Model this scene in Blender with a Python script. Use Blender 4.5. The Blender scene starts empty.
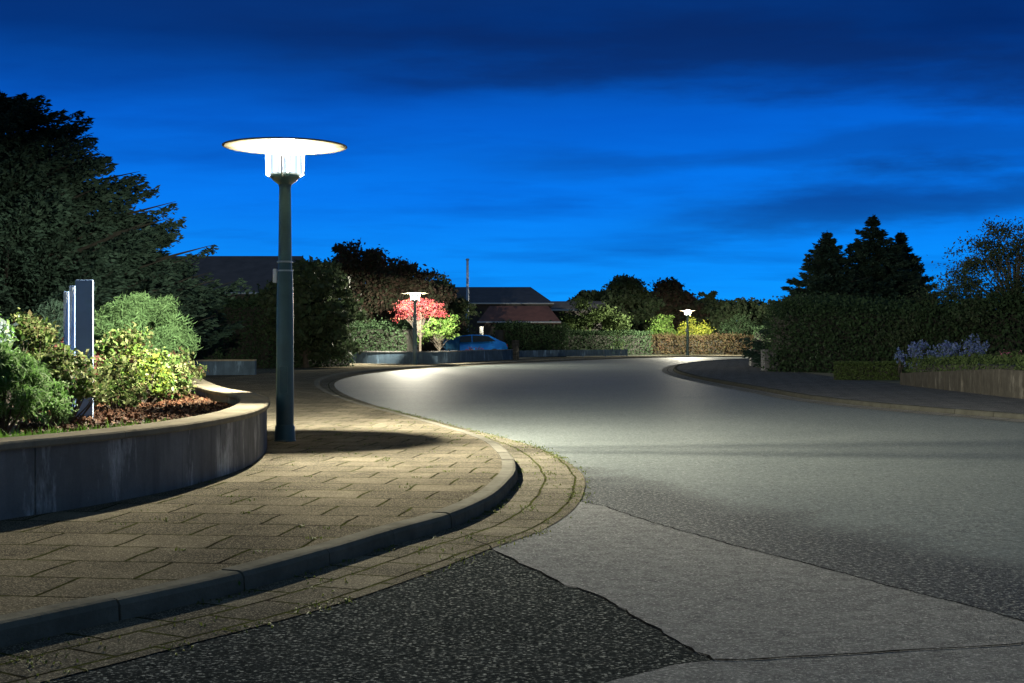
import bpy, bmesh, math, random
import numpy as np
from mathutils import Vector, Matrix
from mathutils.geometry import tessellate_polygon

random.seed(7)
RNG = np.random.default_rng(7)
H = 1.25          # eye height
F = 1400.0        # focal length in picture pixels
HZ = 340.0        # row of the horizon
sc = bpy.context.scene
COL = sc.collection


def G(u, v, z=0.0):
    """ground point (height z) seen at picture position u, v"""
    Y = (H - z) * F / (v - HZ)
    return ((u - 512.0) / F * Y, Y)


def XZ(u, v, Y):
    return ((u - 512.0) / F * Y, H + (HZ - v) / F * Y)


# ------------------------------------------------------------------ objects
def tag(o, label=None, cat=None, group=None, kind=None):
    if label: o['label'] = label
    if cat: o['category'] = cat
    if group: o['group'] = group
    if kind: o['kind'] = kind
    return o


def empty(name, loc=(0, 0, 0), rz=0, label=None, cat=None, group=None):
    o = bpy.data.objects.new(name, None)
    o.empty_display_size = 0.2
    COL.objects.link(o)
    o.location = loc
    o.rotation_euler = (0, 0, rz)
    return tag(o, label, cat, group)


class MB:
    """collects faces; build() links ONE mesh object"""
    def __init__(s):
        s.v = []; s.f = []; s.uv = None; s.mi = []

    def quad(s, a, b, c, d):
        n = len(s.v); s.v += [a, b, c, d]; s.f.append((n, n + 1, n + 2, n + 3))

    def box(s, x0, x1, y0, y1, z0, z1, bev=0.0):
        n = len(s.v)
        if bev <= 0:
            s.v += [(x, y, z) for z in (z0, z1) for y in (y0, y1) for x in (x0, x1)]
            s.f += [tuple(n + i for i in q) for q in ((0, 2, 3, 1), (4, 5, 7, 6), (0, 1, 5, 4), (2, 6, 7, 3), (0, 4, 6, 2), (1, 3, 7, 5))]
            return
        bm = bmesh.new()
        bmesh.ops.create_cube(bm, size=1)
        for w in bm.verts:
            w.co = Vector(((x0 + x1) / 2 + w.co.x * (x1 - x0), (y0 + y1) / 2 + w.co.y * (y1 - y0), (z0 + z1) / 2 + w.co.z * (z1 - z0)))
        bmesh.ops.bevel(bm, geom=bm.edges[:], offset=bev, segments=2, affect='EDGES', profile=0.5)
        s.addbm(bm)

    def addbm(s, bm, M=None):
        n = len(s.v)
        bm.verts.index_update()
        for w in bm.verts:
            c = w.co if M is None else M @ w.co
            s.v.append(tuple(c))
        for f in bm.faces:
            s.f.append(tuple(n + w.index for w in f.verts))
        bm.free()

    def lathe(s, prof, cx=0, cy=0, n=32, cap=True):
        k = len(s.v)
        for r, z in prof:
            for i in range(n):
                a = 2 * math.pi * i / n
                s.v.append((cx + r * math.cos(a), cy + r * math.sin(a), z))
        for j in range(len(prof) - 1):
            for i in range(n):
                i2 = (i + 1) % n
                s.f.append((k + j * n + i, k + j * n + i2, k + (j + 1) * n + i2, k + (j + 1) * n + i))
        if cap:
            s.f.append(tuple(k + i for i in range(n))[::-1])
            s.f.append(tuple(k + (len(prof) - 1) * n + i for i in range(n)))

    def tube(s, pts, radii, n=6):
        pts = [Vector(p) for p in pts]
        k = len(s.v)
        for j, p in enumerate(pts):
            t = (pts[min(j + 1, len(pts) - 1)] - pts[max(j - 1, 0)])
            if t.length < 1e-6: t = Vector((0, 0, 1))
            t.normalize()
            a = t.cross(Vector((0.31, 0.87, 0.12)));
            a.normalize(); b = t.cross(a)
            for i in range(n):
                g = 2 * math.pi * i / n
                s.v.append(tuple(p + (a * math.cos(g) + b * math.sin(g)) * radii[j]))
        for j in range(len(pts) - 1):
            for i in range(n):
                i2 = (i + 1) % n
                s.f.append((k + j * n + i, k + j * n + i2, k + (j + 1) * n + i2, k + (j + 1) * n + i))
        s.f.append(tuple(k + i for i in range(n))[::-1])
        s.f.append(tuple(k + (len(pts) - 1) * n + i for i in range(n)))

    def build(s, name, mat, parent=None, smooth=False, uv=None):
        me = bpy.data.meshes.new(name)
        me.from_pydata(s.v, [], s.f)
        if isinstance(mat, (list, tuple)):
            for m in mat: me.materials.append(m)
        else:
            me.materials.append(mat)
        if uv:
            L = me.uv_layers.new(name='UVMap')
            for lp in me.loops:
                L.data[lp.index].uv = uv[lp.vertex_index]
        if smooth:
            for p in me.polygons: p.use_smooth = True
            try: me.set_sharp_from_angle(angle=math.radians(35))
            except Exception: pass
        me.update()
        o = bpy.data.objects.new(name, me)
        COL.objects.link(o)
        if parent: o.parent = parent
        return o


def fastmesh(name, verts, quads, mat, parent=None):
    me = bpy.data.meshes.new(name)
    nv, nf = len(verts), len(quads)
    me.vertices.add(nv); me.vertices.foreach_set('co', np.asarray(verts, dtype=np.float32).ravel())
    me.loops.add(nf * 4); me.loops.foreach_set('vertex_index', np.asarray(quads, dtype=np.int32).ravel())
    me.polygons.add(nf)
    me.polygons.foreach_set('loop_start', np.arange(0, nf * 4, 4, dtype=np.int32))
    me.polygons.foreach_set('loop_total', np.full(nf, 4, dtype=np.int32))
    me.materials.append(mat)
    me.update(calc_edges=True)
    o = bpy.data.objects.new(name, me)
    COL.objects.link(o)
    if parent: o.parent = parent
    return o


def unit(a):
    return a / np.maximum(np.linalg.norm(a, axis=1, keepdims=True), 1e-9)


def leaves(name, c, size, mat, parent=None, aspect=0.5, dirs=None, flat=0.0, var=0.35):
    """diamond-shaped leaves at centres c"""
    n = len(c)
    c = np.asarray(c, dtype=np.float64)
    d = unit(RNG.normal(size=(n, 3)))
    if dirs is not None:
        d = unit(np.asarray(dirs) + d * 0.55)
    up = unit(RNG.normal(size=(n, 3)) + np.array([0, 0, flat * 3.0]))
    w = unit(np.cross(d, up))
    nn = np.cross(w, d)
    s = (size * (1 + var * RNG.normal(size=n))).clip(size * .35, size * 2.0)[:, None]
    a = c - d * s * .5
    b = c + w * s * aspect * .5 + nn * s * .08
    t = c + d * s * .5
    e = c - w * s * aspect * .5 + nn * s * .08
    V = np.stack([a, b, t, e], 1).reshape(-1, 3)
    Q = np.arange(n * 4).reshape(-1, 4)
    return fastmesh(name, V, Q, mat, parent)


# ------------------------------------------------------------------ materials
def newmat(name):
    m = bpy.data.materials.new(name); m.use_nodes = True
    nt = m.node_tree
    b = nt.nodes['Principled BSDF']
    return m, nt, b


def N(nt, t, **kw):
    n = nt.nodes.new(t)
    for k, v in kw.items():
        if k in n.inputs.keys() if hasattr(n.inputs, 'keys') else False:
            n.inputs[k].default_value = v
        else:
            setattr(n, k, v)
    return n


def ramp(nt, fac, stops):
    r = nt.nodes.new('ShaderNodeValToRGB')
    e = r.color_ramp.elements
    while len(e) < len(stops): e.new(0.5)
    for i, (p, c) in enumerate(stops):
        e[i].position = p
        e[i].color = (*c, 1) if len(c) == 3 else c
    nt.links.new(fac, r.inputs['Fac'])
    return r.outputs['Color']


def math_(nt, op, a, b=None, c=None, clamp=False):
    m = nt.nodes.new('ShaderNodeMath'); m.operation = op; m.use_clamp = clamp
    for i, x in enumerate((a, b, c)):
        if x is None: continue
        if isinstance(x, (int, float)): m.inputs[i].default_value = x
        else: nt.links.new(x, m.inputs[i])
    return m.outputs[0]


def mix(nt, fac, a, b, mode='MIX'):
    m = nt.nodes.new('ShaderNodeMix'); m.data_type = 'RGBA'; m.blend_type = mode
    for s, x in ((m.inputs[0], fac), (m.inputs[6], a), (m.inputs[7], b)):
        if isinstance(x, (int, float)): s.default_value = x
        elif isinstance(x, tuple): s.default_value = (*x, 1)
        else: nt.links.new(x, s)
    return m.outputs[2]


def coords(nt, scale=(1, 1, 1), rot=(0, 0, 0), kind='Object', loc=(0, 0, 0)):
    t = nt.nodes.new('ShaderNodeTexCoord')
    m = nt.nodes.new('ShaderNodeMapping')
    m.inputs['Scale'].default_value = scale
    m.inputs['Rotation'].default_value = rot
    m.inputs['Location'].default_value = loc
    nt.links.new(t.outputs[kind], m.inputs['Vector'])
    return m.outputs['Vector']


def noise(nt, vec, scale, detail=4, rough=0.55):
    n = nt.nodes.new('ShaderNodeTexNoise')
    n.inputs['Scale'].default_value = scale
    n.inputs['Detail'].default_value = detail
    n.inputs['Roughness'].default_value = rough
    nt.links.new(vec, n.inputs['Vector'])
    return n.outputs['Fac']


def voro(nt, vec, scale, feature='F1'):
    n = nt.nodes.new('ShaderNodeTexVoronoi'); n.feature = feature
    n.inputs['Scale'].default_value = scale
    nt.links.new(vec, n.inputs['Vector'])
    return n


def bump(nt, b, height, strength=0.5, dist=0.01, prev=None):
    n = nt.nodes.new('ShaderNodeBump')
    n.inputs['Strength'].default_value = strength
    n.inputs['Distance'].default_value = dist
    nt.links.new(height, n.inputs['Height'])
    if prev: nt.links.new(prev, n.inputs['Normal'])
    if b: nt.links.new(n.outputs['Normal'], b.inputs['Normal'])
    return n.outputs['Normal']


def simple(name, col, rough=0.6, metal=0.0, var=0.25, scale=6.0, bmp=0.15, spec=0.5):
    m, nt, b = newmat(name)
    v = coords(nt)
    f = noise(nt, v, scale, 5)
    lo = tuple(c * (1 - var) for c in col); hi = tuple(min(1, c * (1 + var)) for c in col)
    nt.links.new(ramp(nt, f, [(0.3, lo), (0.7, hi)]), b.inputs['Base Color'])
    b.inputs['Roughness'].default_value = rough
    b.inputs['Metallic'].default_value = metal
    b.inputs['Specular IOR Level'].default_value = spec
    if bmp: bump(nt, b, noise(nt, v, scale * 8, 3), bmp, 0.01)
    return m


def asphalt(name, dark, light, stone, scale, stone_amt, bdist, rough=0.55, coarse_band=False, spec=.12, gritscale=60, grit=.6):
    m, nt, b = newmat(name)
    v = coords(nt)
    big = noise(nt, v, 0.7, 5, .6)
    med = noise(nt, v, 9, 5, .7)
    vo = voro(nt, v, scale)
    cell = nt.nodes.new('ShaderNodeSeparateColor'); nt.links.new(vo.outputs['Color'], cell.inputs[0])
    base = mix(nt, math_(nt, 'MULTIPLY_ADD', big, 1.6, -0.3, True), dark, light)
    base = mix(nt, math_(nt, 'MULTIPLY_ADD', med, 3.0, -1.2, True), base, tuple(c * .6 for c in dark))
    st = math_(nt, 'GREATER_THAN', cell.outputs[0], 1 - stone_amt)
    rim = math_(nt, 'LESS_THAN', vo.outputs['Distance'], 0.42)
    st = math_(nt, 'MULTIPLY', st, rim)
    hgt = math_(nt, 'MULTIPLY', math_(nt, 'SUBTRACT', 0.75, vo.outputs['Distance']), math_(nt, 'ADD', cell.outputs[1], 0.35))
    if coarse_band:
        sp = nt.nodes.new('ShaderNodeSeparateXYZ')
        nt.links.new(v, sp.inputs[0])
        p0 = G(583, 502.5)
        d = math_(nt, 'ADD', math_(nt, 'MULTIPLY', sp.outputs[0], .936), math_(nt, 'MULTIPLY', sp.outputs[1], .352))
        d = math_(nt, 'SUBTRACT', d, p0[0] * .936 + p0[1] * .352)
        n2 = noise(nt, v, 1.3, 5, .6)
        d = math_(nt, 'ADD', d, math_(nt, 'MULTIPLY_ADD', n2, 1.6, -0.8))
        k = nt.nodes.new('ShaderNodeMapRange'); k.inputs['From Min'].default_value = 1.35; k.inputs['From Max'].default_value = 0.65
        nt.links.new(d, k.inputs['Value'])
        kk = k.outputs[0]
        vo2 = voro(nt, v, 75)
        c2 = nt.nodes.new('ShaderNodeSeparateColor'); nt.links.new(vo2.outputs['Color'], c2.inputs[0])
        base = mix(nt, math_(nt, 'MULTIPLY', kk, .8), base, (0.022, .023, .024))
        st2 = math_(nt, 'MULTIPLY', math_(nt, 'GREATER_THAN', c2.outputs[0], .62), math_(nt, 'LESS_THAN', vo2.outputs['Distance'], .45))
        st = math_(nt, 'ADD', math_(nt, 'MULTIPLY', st, math_(nt, 'SUBTRACT', 1, kk)), math_(nt, 'MULTIPLY', st2, kk), None, True)
        h2 = math_(nt, 'MULTIPLY', math_(nt, 'SUBTRACT', 0.75, vo2.outputs['Distance']), math_(nt, 'ADD', c2.outputs[1], 0.3))
        hgt = math_(nt, 'ADD', math_(nt, 'MULTIPLY', hgt, math_(nt, 'SUBTRACT', 1.0, kk)), math_(nt, 'MULTIPLY', h2, math_(nt, 'MULTIPLY', kk, 1.3)))
    stc = mix(nt, cell.outputs[2], stone, tuple(c * .45 for c in stone))
    colr = mix(nt, st, base, stc)
    # exposed grit: light and dark clusters of aggregate
    g1 = noise(nt, v, gritscale, 5, .75)
    colr = mix(nt, math_(nt, 'MULTIPLY_ADD', g1, 9.0, -4.9, True), colr, stone)
    colr = mix(nt, math_(nt, 'MULTIPLY', math_(nt, 'MULTIPLY_ADD', g1, -9.0, 4.1, True), grit), colr, tuple(c * .3 for c in dark))
    if coarse_band:
        g2 = noise(nt, v, 34, 5, .75)
        colr = mix(nt, math_(nt, 'MULTIPLY', kk, math_(nt, 'MULTIPLY_ADD', g2, -9.0, 4.9, True)), colr, (.012, .013, .014))
        colr = mix(nt, math_(nt, 'MULTIPLY', kk, math_(nt, 'MULTIPLY_ADD', g2, 12.0, -6.9, True)), colr, (.3, .3, .27))
    nt.links.new(colr, b.inputs['Base Color'])
    b.inputs['Roughness'].default_value = rough
    b.inputs['Specular IOR Level'].default_value = spec
    n1 = bump(nt, None, hgt, 0.9, bdist)
    bump(nt, b, noise(nt, v, 3.0, 4), 0.35, 0.02, n1)
    return m


def paving(name, kind, bw, rh, rot, c1, c2, moss, mossamt=0.5, bdist=0.012):
    m, nt, b = newmat(name)
    v = coords(nt, kind=kind, rot=(0, 0, rot))
    br = nt.nodes.new('ShaderNodeTexBrick')
    # wobble the joints a little
    nz = nt.nodes.new('ShaderNodeTexNoise'); nz.inputs['Scale'].default_value = 2.2; nz.inputs['Detail'].default_value = 3
    nt.links.new(v, nz.inputs['Vector'])
    vm = nt.nodes.new('ShaderNodeVectorMath'); vm.operation = 'MULTIPLY_ADD'
    nt.links.new(nz.outputs['Color'], vm.inputs[0]); vm.inputs[1].default_value = (.06, .06, 0); nt.links.new(v, vm.inputs[2])
    nt.links.new(vm.outputs[0], br.inputs['Vector'])
    br.inputs['Scale'].default_value = 1.0
    br.inputs['Brick Width'].default_value = bw
    br.inputs['Row Height'].default_value = rh
    br.inputs['Mortar Size'].default_value = 0.011
    br.inputs['Mortar Smooth'].default_value = 0.35
    br.inputs['Bias'].default_value = 0.0
    br.inputs['Color1'].default_value = (0, 0, 0, 1); br.inputs['Color2'].default_value = (1, 1, 1, 1)
    br.inputs['Mortar'].default_value = (0.5, 0.5, 0.5, 1)
    br.offset = 0.5
    vo3 = coords(nt, kind='Object')
    grain = noise(nt, vo3, 90, 3, .7)
    blot = noise(nt, vo3, 1.7, 6, .65)
    sp = voro(nt, vo3, 170)
    spc = nt.nodes.new('ShaderNodeSeparateColor'); nt.links.new(sp.outputs['Color'], spc.inputs[0])
    slab = mix(nt, br.outputs['Color'], c1, c2)
    slab = mix(nt, math_(nt, 'MULTIPLY_ADD', blot, 1.5, -0.45, True), tuple(c * .55 for c in c1), slab)
    slab = mix(nt, math_(nt, 'MULTIPLY', math_(nt, 'GREATER_THAN', spc.outputs[0], .8), .5), slab, tuple(min(1, c * 1.6) for c in c2))
    slab = mix(nt, math_(nt, 'MULTIPLY_ADD', grain, 1.2, -.3, True), mix(nt, 0.35, slab, (0.02, .02, .02)), slab)
    mn = noise(nt, vo3, 3.2, 5, .7)
    mossf = math_(nt, 'MULTIPLY_ADD', mn, 5.0, -5.0 * (1 - mossamt), True)
    # moss spreads a little past the joints
    br2 = nt.nodes.new('ShaderNodeTexBrick')
    nt.links.new(vm.outputs[0], br2.inputs['Vector'])
    br2.inputs['Scale'].default_value = 1.0; br2.inputs['Brick Width'].default_value = bw
    br2.inputs['Row Height'].default_value = rh; br2.inputs['Mortar Size'].default_value = 0.04
    br2.inputs['Mortar Smooth'].default_value = 1.0; br2.offset = 0.5
    patch = math_(nt, 'MULTIPLY', br2.outputs['Fac'], math_(nt, 'MULTIPLY_ADD', noise(nt, vo3, 26, 4, .7), 8.0, -4.2, True))
    patch = math_(nt, 'MULTIPLY', patch, mossf)
    joint = mix(nt, mossf, (0.018, .016, .012), moss)
    col = mix(nt, br.outputs['Fac'], slab, joint)
    col = mix(nt, patch, col, moss)
    nt.links.new(col, b.inputs['Base Color'])
    b.inputs['Roughness'].default_value = 0.9
    b.inputs['Specular IOR Level'].default_value = .0
    hh = math_(nt, 'MULTIPLY', math_(nt, 'SUBTRACT', 1.0, br.outputs['Fac']), math_(nt, 'MULTIPLY_ADD', br.outputs['Color'], 0.3, 0.8))
    n1 = bump(nt, None, hh, 0.8, bdist)
    n2 = bump(nt, None, grain, 0.55, 0.006, n1)
    n3 = bump(nt, None, blot, 0.5, 0.05, n2)
    bump(nt, b, patch, 0.7, 0.015, n3)
    return m


def concrete(name, c, streak=True, scale=1.0, lichen=False):
    m, nt, b = newmat(name)
    v = coords(nt)
    vs = coords(nt, scale=(1, 1, 0.12))
    f1 = noise(nt, v, 2.2 * scale, 6, .65)
    f2 = noise(nt, vs, 7 * scale, 5, .6)
    f3 = noise(nt, v, 60, 3, .7)
    col = mix(nt, math_(nt, 'MULTIPLY_ADD', f1, 2.0, -0.5, True), tuple(x * .5 for x in c), c)
    if streak:
        col = mix(nt, math_(nt, 'MULTIPLY_ADD', f2, 3.5, -1.7, True), col, tuple(x * .45 for x in c))
        f4 = noise(nt, coords(nt, scale=(1, 1, 0.25), loc=(3, 5, 1)), 2.6, 6, .75)
        col = mix(nt, math_(nt, 'MULTIPLY_ADD', f4, 7, -3.9, True), col, tuple(min(1, x * 2.2) for x in c))
    if lichen:
        col = mix(nt, math_(nt, 'MULTIPLY_ADD', noise(nt, v, 9, 6, .7), 7, -4.0, True), col, tuple(x * .55 for x in c))
    col = mix(nt, math_(nt, 'MULTIPLY', f3, .45), col, tuple(x * .35 for x in c))
    nt.links.new(col, b.inputs['Base Color'])
    b.inputs['Roughness'].default_value = 0.9
    b.inputs['Specular IOR Level'].default_value = .0
    n1 = bump(nt, None, f3, 0.5, 0.006)
    bump(nt, b, f1, 0.5, 0.03, n1)
    return m


def leafmat(name, cols, trans=0.3, rough=0.7):
    m, nt, b = newmat(name)
    g = nt.nodes.new('ShaderNodeNewGeometry')
    k = len(cols)
    r = nt.nodes.new('ShaderNodeValToRGB')
    e = r.color_ramp.elements
    while len(e) < k: e.new(.5)
    for i, c in enumerate(cols):
        e[i].position = i / (k - 1) if k > 1 else 0
        e[i].color = (*c, 1)
    nt.links.new(g.outputs['Random Per Island'], r.inputs['Fac'])
    big = noise(nt, coords(nt), 1.1, 3)
    col = mix(nt, math_(nt, 'MULTIPLY_ADD', big, 1.6, -.4, True), mix(nt, .45, r.outputs['Color'], (0.01, .014, .01)), r.outputs['Color'])
    nt.links.new(col, b.inputs['Base Color'])
    b.inputs['Roughness'].default_value = rough
    b.inputs['Specular IOR Level'].default_value = 0.08
    t = nt.nodes.new('ShaderNodeBsdfTranslucent'); nt.links.new(col, t.inputs['Color'])
    mx = nt.nodes.new('ShaderNodeMixShader'); mx.inputs[0].default_value = trans
    nt.links.new(b.outputs[0], mx.inputs[1]); nt.links.new(t.outputs[0], mx.inputs[2])
    nt.links.new(mx.outputs[0], nt.nodes['Material Output'].inputs[0])
    return m


M = {}
M['road'] = asphalt('asphalt_worn', (0.080, .092, .092), (0.125, .14, .135), (0.25, .27, .25), 120, .2, .003, .62, True, .07, 30, .85)
M['patch'] = asphalt('asphalt_pale_patch', (0.13, .132, .135), (0.18, .182, .18), (0.36, .36, .35), 140, .12, .003, .8, False, .0, 60, .55)
M['dark'] = asphalt('asphalt_coarse_dark', (0.020, .023, .024), (0.036, .040, .040), (0.27, .28, .26), 60, .08, .003, .9, False, .0, 46, .9)
M['tar'] = simple('tar_seam', (0.012, .012, .012), .9, spec=0.0, var=.4, scale=30, bmp=.6)
M['slab'] = paving('pavement_slabs', 'Object', .52, .50, math.radians(7), (0.115, .102, .078), (0.29, .25, .18), (0.045, .05, .016), .6)
M['gutter'] = paving('gutter_setts', 'UV', .40, .27, 0, (0.11, .10, .08), (0.28, .25, .19), (0.05, .056, .018), .62)
M['slab_b'] = paving('pavement_dark_slabs', 'Object', .5, .45, math.radians(-20), (0.13, .13, .135), (0.19, .19, .19), (0.04, .05, .02), .45)
M['gutter_b'] = paving('gutter_dark_setts', 'UV', .5, .25, 0, (0.20, .19, .175), (0.28, .27, .25), (0.05, .055, .02), .55)
M['kerb'] = concrete('kerb_concrete', (0.19, .18, .15), False, 2.0, True)
M['wall'] = concrete('planter_concrete', (0.27, .265, .26))
M['coping'] = concrete('coping_concrete', (0.30, .265, .2), False, 1.5, True)
M['wall_r'] = concrete('weathered_panel_concrete', (0.085, .08, .07), True, 2.2)
M['kerb_b'] = concrete('dark_kerb_concrete', (0.07, .07, .06), False, 2.0, True)
M['farwall'] = concrete('far_wall_render', (0.10, .15, .21))  # blue lamp flare on the low wall worked into this tint
M['soil'] = simple('dark_soil', (0.035, .024, .016), .9, var=.5, scale=12, bmp=.8)
M['ground'] = simple('garden_earth_and_lawn', (0.022, .032, .014), .9, var=.5, scale=3, bmp=.5)
M['bark'] = simple('tree_bark', (0.05, .04, .03), .85, var=.5, scale=9, bmp=.7)
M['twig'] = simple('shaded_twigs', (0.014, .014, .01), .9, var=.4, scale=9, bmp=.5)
M['pole'] = simple('green_grey_pole_paint', (0.035, .075, .08), .38, .0, var=.25, scale=4, bmp=.05)
M['steel'] = simple('galvanised_steel', (0.42, .42, .42), .4, .9, var=.2, scale=20, bmp=.05)
M['white'] = simple('glare_darkened_disc', (0.085, .072, .046), .5, var=.06, scale=2, bmp=0, spec=.1)  # white enamel darkened in colour so the lamp-lit rim reads cream, not blown
M['bluegrey'] = simple('blue_grey_metal_paint', (0.17, .26, .46), .38, var=.18, scale=3, bmp=.05)
M['palemetal'] = simple('pale_enamel_edge', (0.62, .66, .70), .5, var=.1, scale=9, bmp=.05)
M['roof'] = simple('dark_roof_tiles', (0.055, .05, .055), .7, var=.3, scale=2, bmp=.3)
M['roofred'] = simple('red_roof_tiles', (0.12, .05, .04), .7, var=.3, scale=2, bmp=.3)
M['render'] = simple('house_render', (0.045, .042, .04), .85, var=.2, scale=1.2, bmp=.2)
M['glass'] = simple('window_glass', (0.02, .025, .03), .08, var=.1, scale=1, bmp=0)
M['frame'] = simple('window_frame', (0.06, .06, .06), .5, var=.1, scale=3, bmp=0)
M['carpaint'] = simple('blue_car_paint', (0.03, .32, 1.0), .25, .3, var=.05, scale=1, bmp=0)
M['rubber'] = simple('tyre_rubber', (0.02, .02, .02), .8, var=.2, scale=9, bmp=.1)
M['redlens'] = simple('red_lamp_lens', (0.4, .02, .02), .2, var=.05, scale=3, bmp=0)
M['blueflare'] = simple('blue_flare_colour', (0.03, .15, .27), .6, var=.3, scale=5, bmp=.3)  # blue lamp flare put into the colour of the boards
M['stone'] = concrete('rubble_stone', (0.18, .18, .19), False, 3, True)
M['chips'] = leafmat('bark_chips', [(0.06, .025, .014), (0.13, .055, .03), (0.03, .014, .01), (0.17, .10, .06)], 0.0, .8)
M['L_tree'] = leafmat('leaf_dark_tree', [(0.04, .065, .03), (0.07, .11, .05), (0.06, .075, .045), (0.09, .12, .06)])
M['L_pine'] = leafmat('needles_dark', [(0.022, .045, .034), (0.036, .07, .05), (0.03, .052, .038)], .15)
M['L_redtree'] = leafmat('leaf_copper', [(0.04, .05, .03), (0.065, .035, .03), (0.04, .055, .03), (0.075, .04, .035)])
M['L_pink'] = leafmat('leaf_red_maple', [(0.22, .02, .035), (0.30, .05, .06), (0.15, .02, .03), (0.24, .10, .06)], .35)
M['L_green'] = leafmat('leaf_fresh_green', [(0.07, .15, .03), (0.12, .22, .04), (0.17, .24, .07)], .35)
M['L_yellow'] = leafmat('leaf_yellow_green', [(0.18, .22, .03), (0.30, .30, .04), (0.10, .17, .03)], .35)
M['L_var'] = leafmat('leaf_variegated', [(0.04, .09, .02), (0.10, .17, .03), (0.34, .36, .17), (0.07, .14, .03), (0.03, .06, .015), (0.22, .26, .1), (0.09, .045, .03), (.05, .1, .02)], .35)
M['L_bright'] = leafmat('leaf_bright_yellow', [(0.15, .20, .02), (0.08, .16, .03), (0.24, .26, .04)], .4)
M['L_maroon'] = leafmat('leaf_maroon', [(0.08, .025, .025), (0.14, .04, .035), (0.05, .03, .02)], .3)
M['L_mugo'] = leafmat('needles_pale_green', [(0.09, .18, .07), (0.14, .25, .10), (0.07, .13, .05)], .25)
M['L_feather'] = leafmat('leaf_feathery_green', [(0.08, .19, .04), (0.13, .27, .06), (0.19, .33, .12), (0.28, .36, .2)], .35)
M['L_grass'] = leafmat('grass_blades', [(0.08, .20, .02), (0.13, .30, .03), (0.18, .32, .05)], .35)
M['L_weed'] = leafmat('weed_blades', [(0.09, .13, .025), (0.14, .18, .04), (0.15, .15, .06)], .35)
M['L_hedge'] = leafmat('leaf_hedge', [(0.035, .065, .03), (0.055, .10, .045), (0.04, .07, .035)])
M['L_box'] = leafmat('leaf_box_hedge', [(0.05, .08, .025), (0.08, .12, .04)], .25)
M['L_beech'] = leafmat('leaf_brown_beech', [(0.06, .04, .02), (0.09, .06, .03), (0.045, .05, .02), (0.10, .05, .035)])
M['petal'] = leafmat('petals_violet_white', [(0.12, .20, .5), (0.26, .34, .6), (0.10, .13, .4)], .3)
M['petalpink'] = leafmat('petals_pink', [(0.75, .15, .35), (0.8, .3, .45)], .3)
M['petalwhite'] = leafmat('petals_pale', [(0.25, .32, .36), (0.34, .4, .42)], .3)

# luminous glass: lets the lamp inside shine out
m = bpy.data.materials.new('lit_lamp_glass'); m.use_nodes = True
nt = m.node_tree; nt.nodes.remove(nt.nodes['Principled BSDF'])
tr = nt.nodes.new('ShaderNodeBsdfTransparent'); tr.inputs[0].default_value = (.97, .98, .96, 1)
em = nt.nodes.new('ShaderNodeEmission'); em.inputs[0].default_value = (0.93, 1, .93, 1)
sepz = nt.nodes.new('ShaderNodeSeparateXYZ')
tcx = nt.nodes.new('ShaderNodeTexCoord'); nt.links.new(tcx.outputs['Object'], sepz.inputs[0])
wv = nt.nodes.new('ShaderNodeTexNoise'); wv.inputs['Scale'].default_value = 30
mpg = nt.nodes.new('ShaderNodeMapping'); mpg.inputs['Scale'].default_value = (1, 1, .05)
nt.links.new(tcx.outputs['Object'], mpg.inputs[0]); nt.links.new(mpg.outputs[0], wv.inputs['Vector'])
nt.links.new(math_(nt, 'MULTIPLY_ADD', wv.outputs['Fac'], 2.0, -.45), em.inputs[1])
ad = nt.nodes.new('ShaderNodeAddShader')
nt.links.new(tr.outputs[0], ad.inputs[0]); nt.links.new(em.outputs[0], ad.inputs[1])
nt.links.new(ad.outputs[0], nt.nodes['Material Output'].inputs[0])
M['litglass'] = m
m = bpy.data.materials.new('glowing_bulb'); m.use_nodes = True
nt = m.node_tree; nt.nodes.remove(nt.nodes['Principled BSDF'])
em = nt.nodes.new('ShaderNodeEmission'); em.inputs[0].default_value = (1, .97, .85, 1); em.inputs[1].default_value = 30
nt.links.new(em.outputs[0], nt.nodes['Material Output'].inputs[0])
M['bulb'] = m


# ------------------------------------------------------------------ curves
def smoothpath(pts, step):
    """centripetal Catmull-Rom through pts, resampled by arc length"""
    P = [Vector((p[0], p[1])) for p in pts]
    P = [P[0] * 2 - P[1]] + P + [P[-1] * 2 - P[-2]]
    out = []
    for i in range(1, len(P) - 2):
        p0, p1, p2, p3 = P[i - 1:i + 3]
        t0 = 0; t1 = t0 + math.sqrt((p1 - p0).length); t2 = t1 + math.sqrt((p2 - p1).length); t3 = t2 + math.sqrt((p3 - p2).length)
        n = max(4, int((p2 - p1).length / step * 2))
        for k in range(n):
            t = t1 + (t2 - t1) * k / n
            A1 = p0 * ((t1 - t) / (t1 - t0)) + p1 * ((t - t0) / (t1 - t0))
            A2 = p1 * ((t2 - t) / (t2 - t1)) + p2 * ((t - t1) / (t2 - t1))
            A3 = p2 * ((t3 - t) / (t3 - t2)) + p3 * ((t - t2) / (t3 - t2))
            B1 = A1 * ((t2 - t) / (t2 - t0)) + A2 * ((t - t0) / (t2 - t0))
            B2 = A2 * ((t3 - t) / (t3 - t1)) + A3 * ((t - t1) / (t3 - t1))
            out.append(B1 * ((t2 - t) / (t2 - t1)) + B2 * ((t - t1) / (t2 - t1)))
    out.append(P[-2])
    # resample
    res = [out[0]]; acc = 0
    for a, b in zip(out, out[1:]):
        L = (b - a).length
        while acc + L >= step:
            f = (step - acc) / L
            a = a + (b - a) * f
            L = (b - a).length; acc = 0
            res.append(a)
            if L < 1e-9: break
        acc += L
    res.append(out[-1])
    return res


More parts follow.
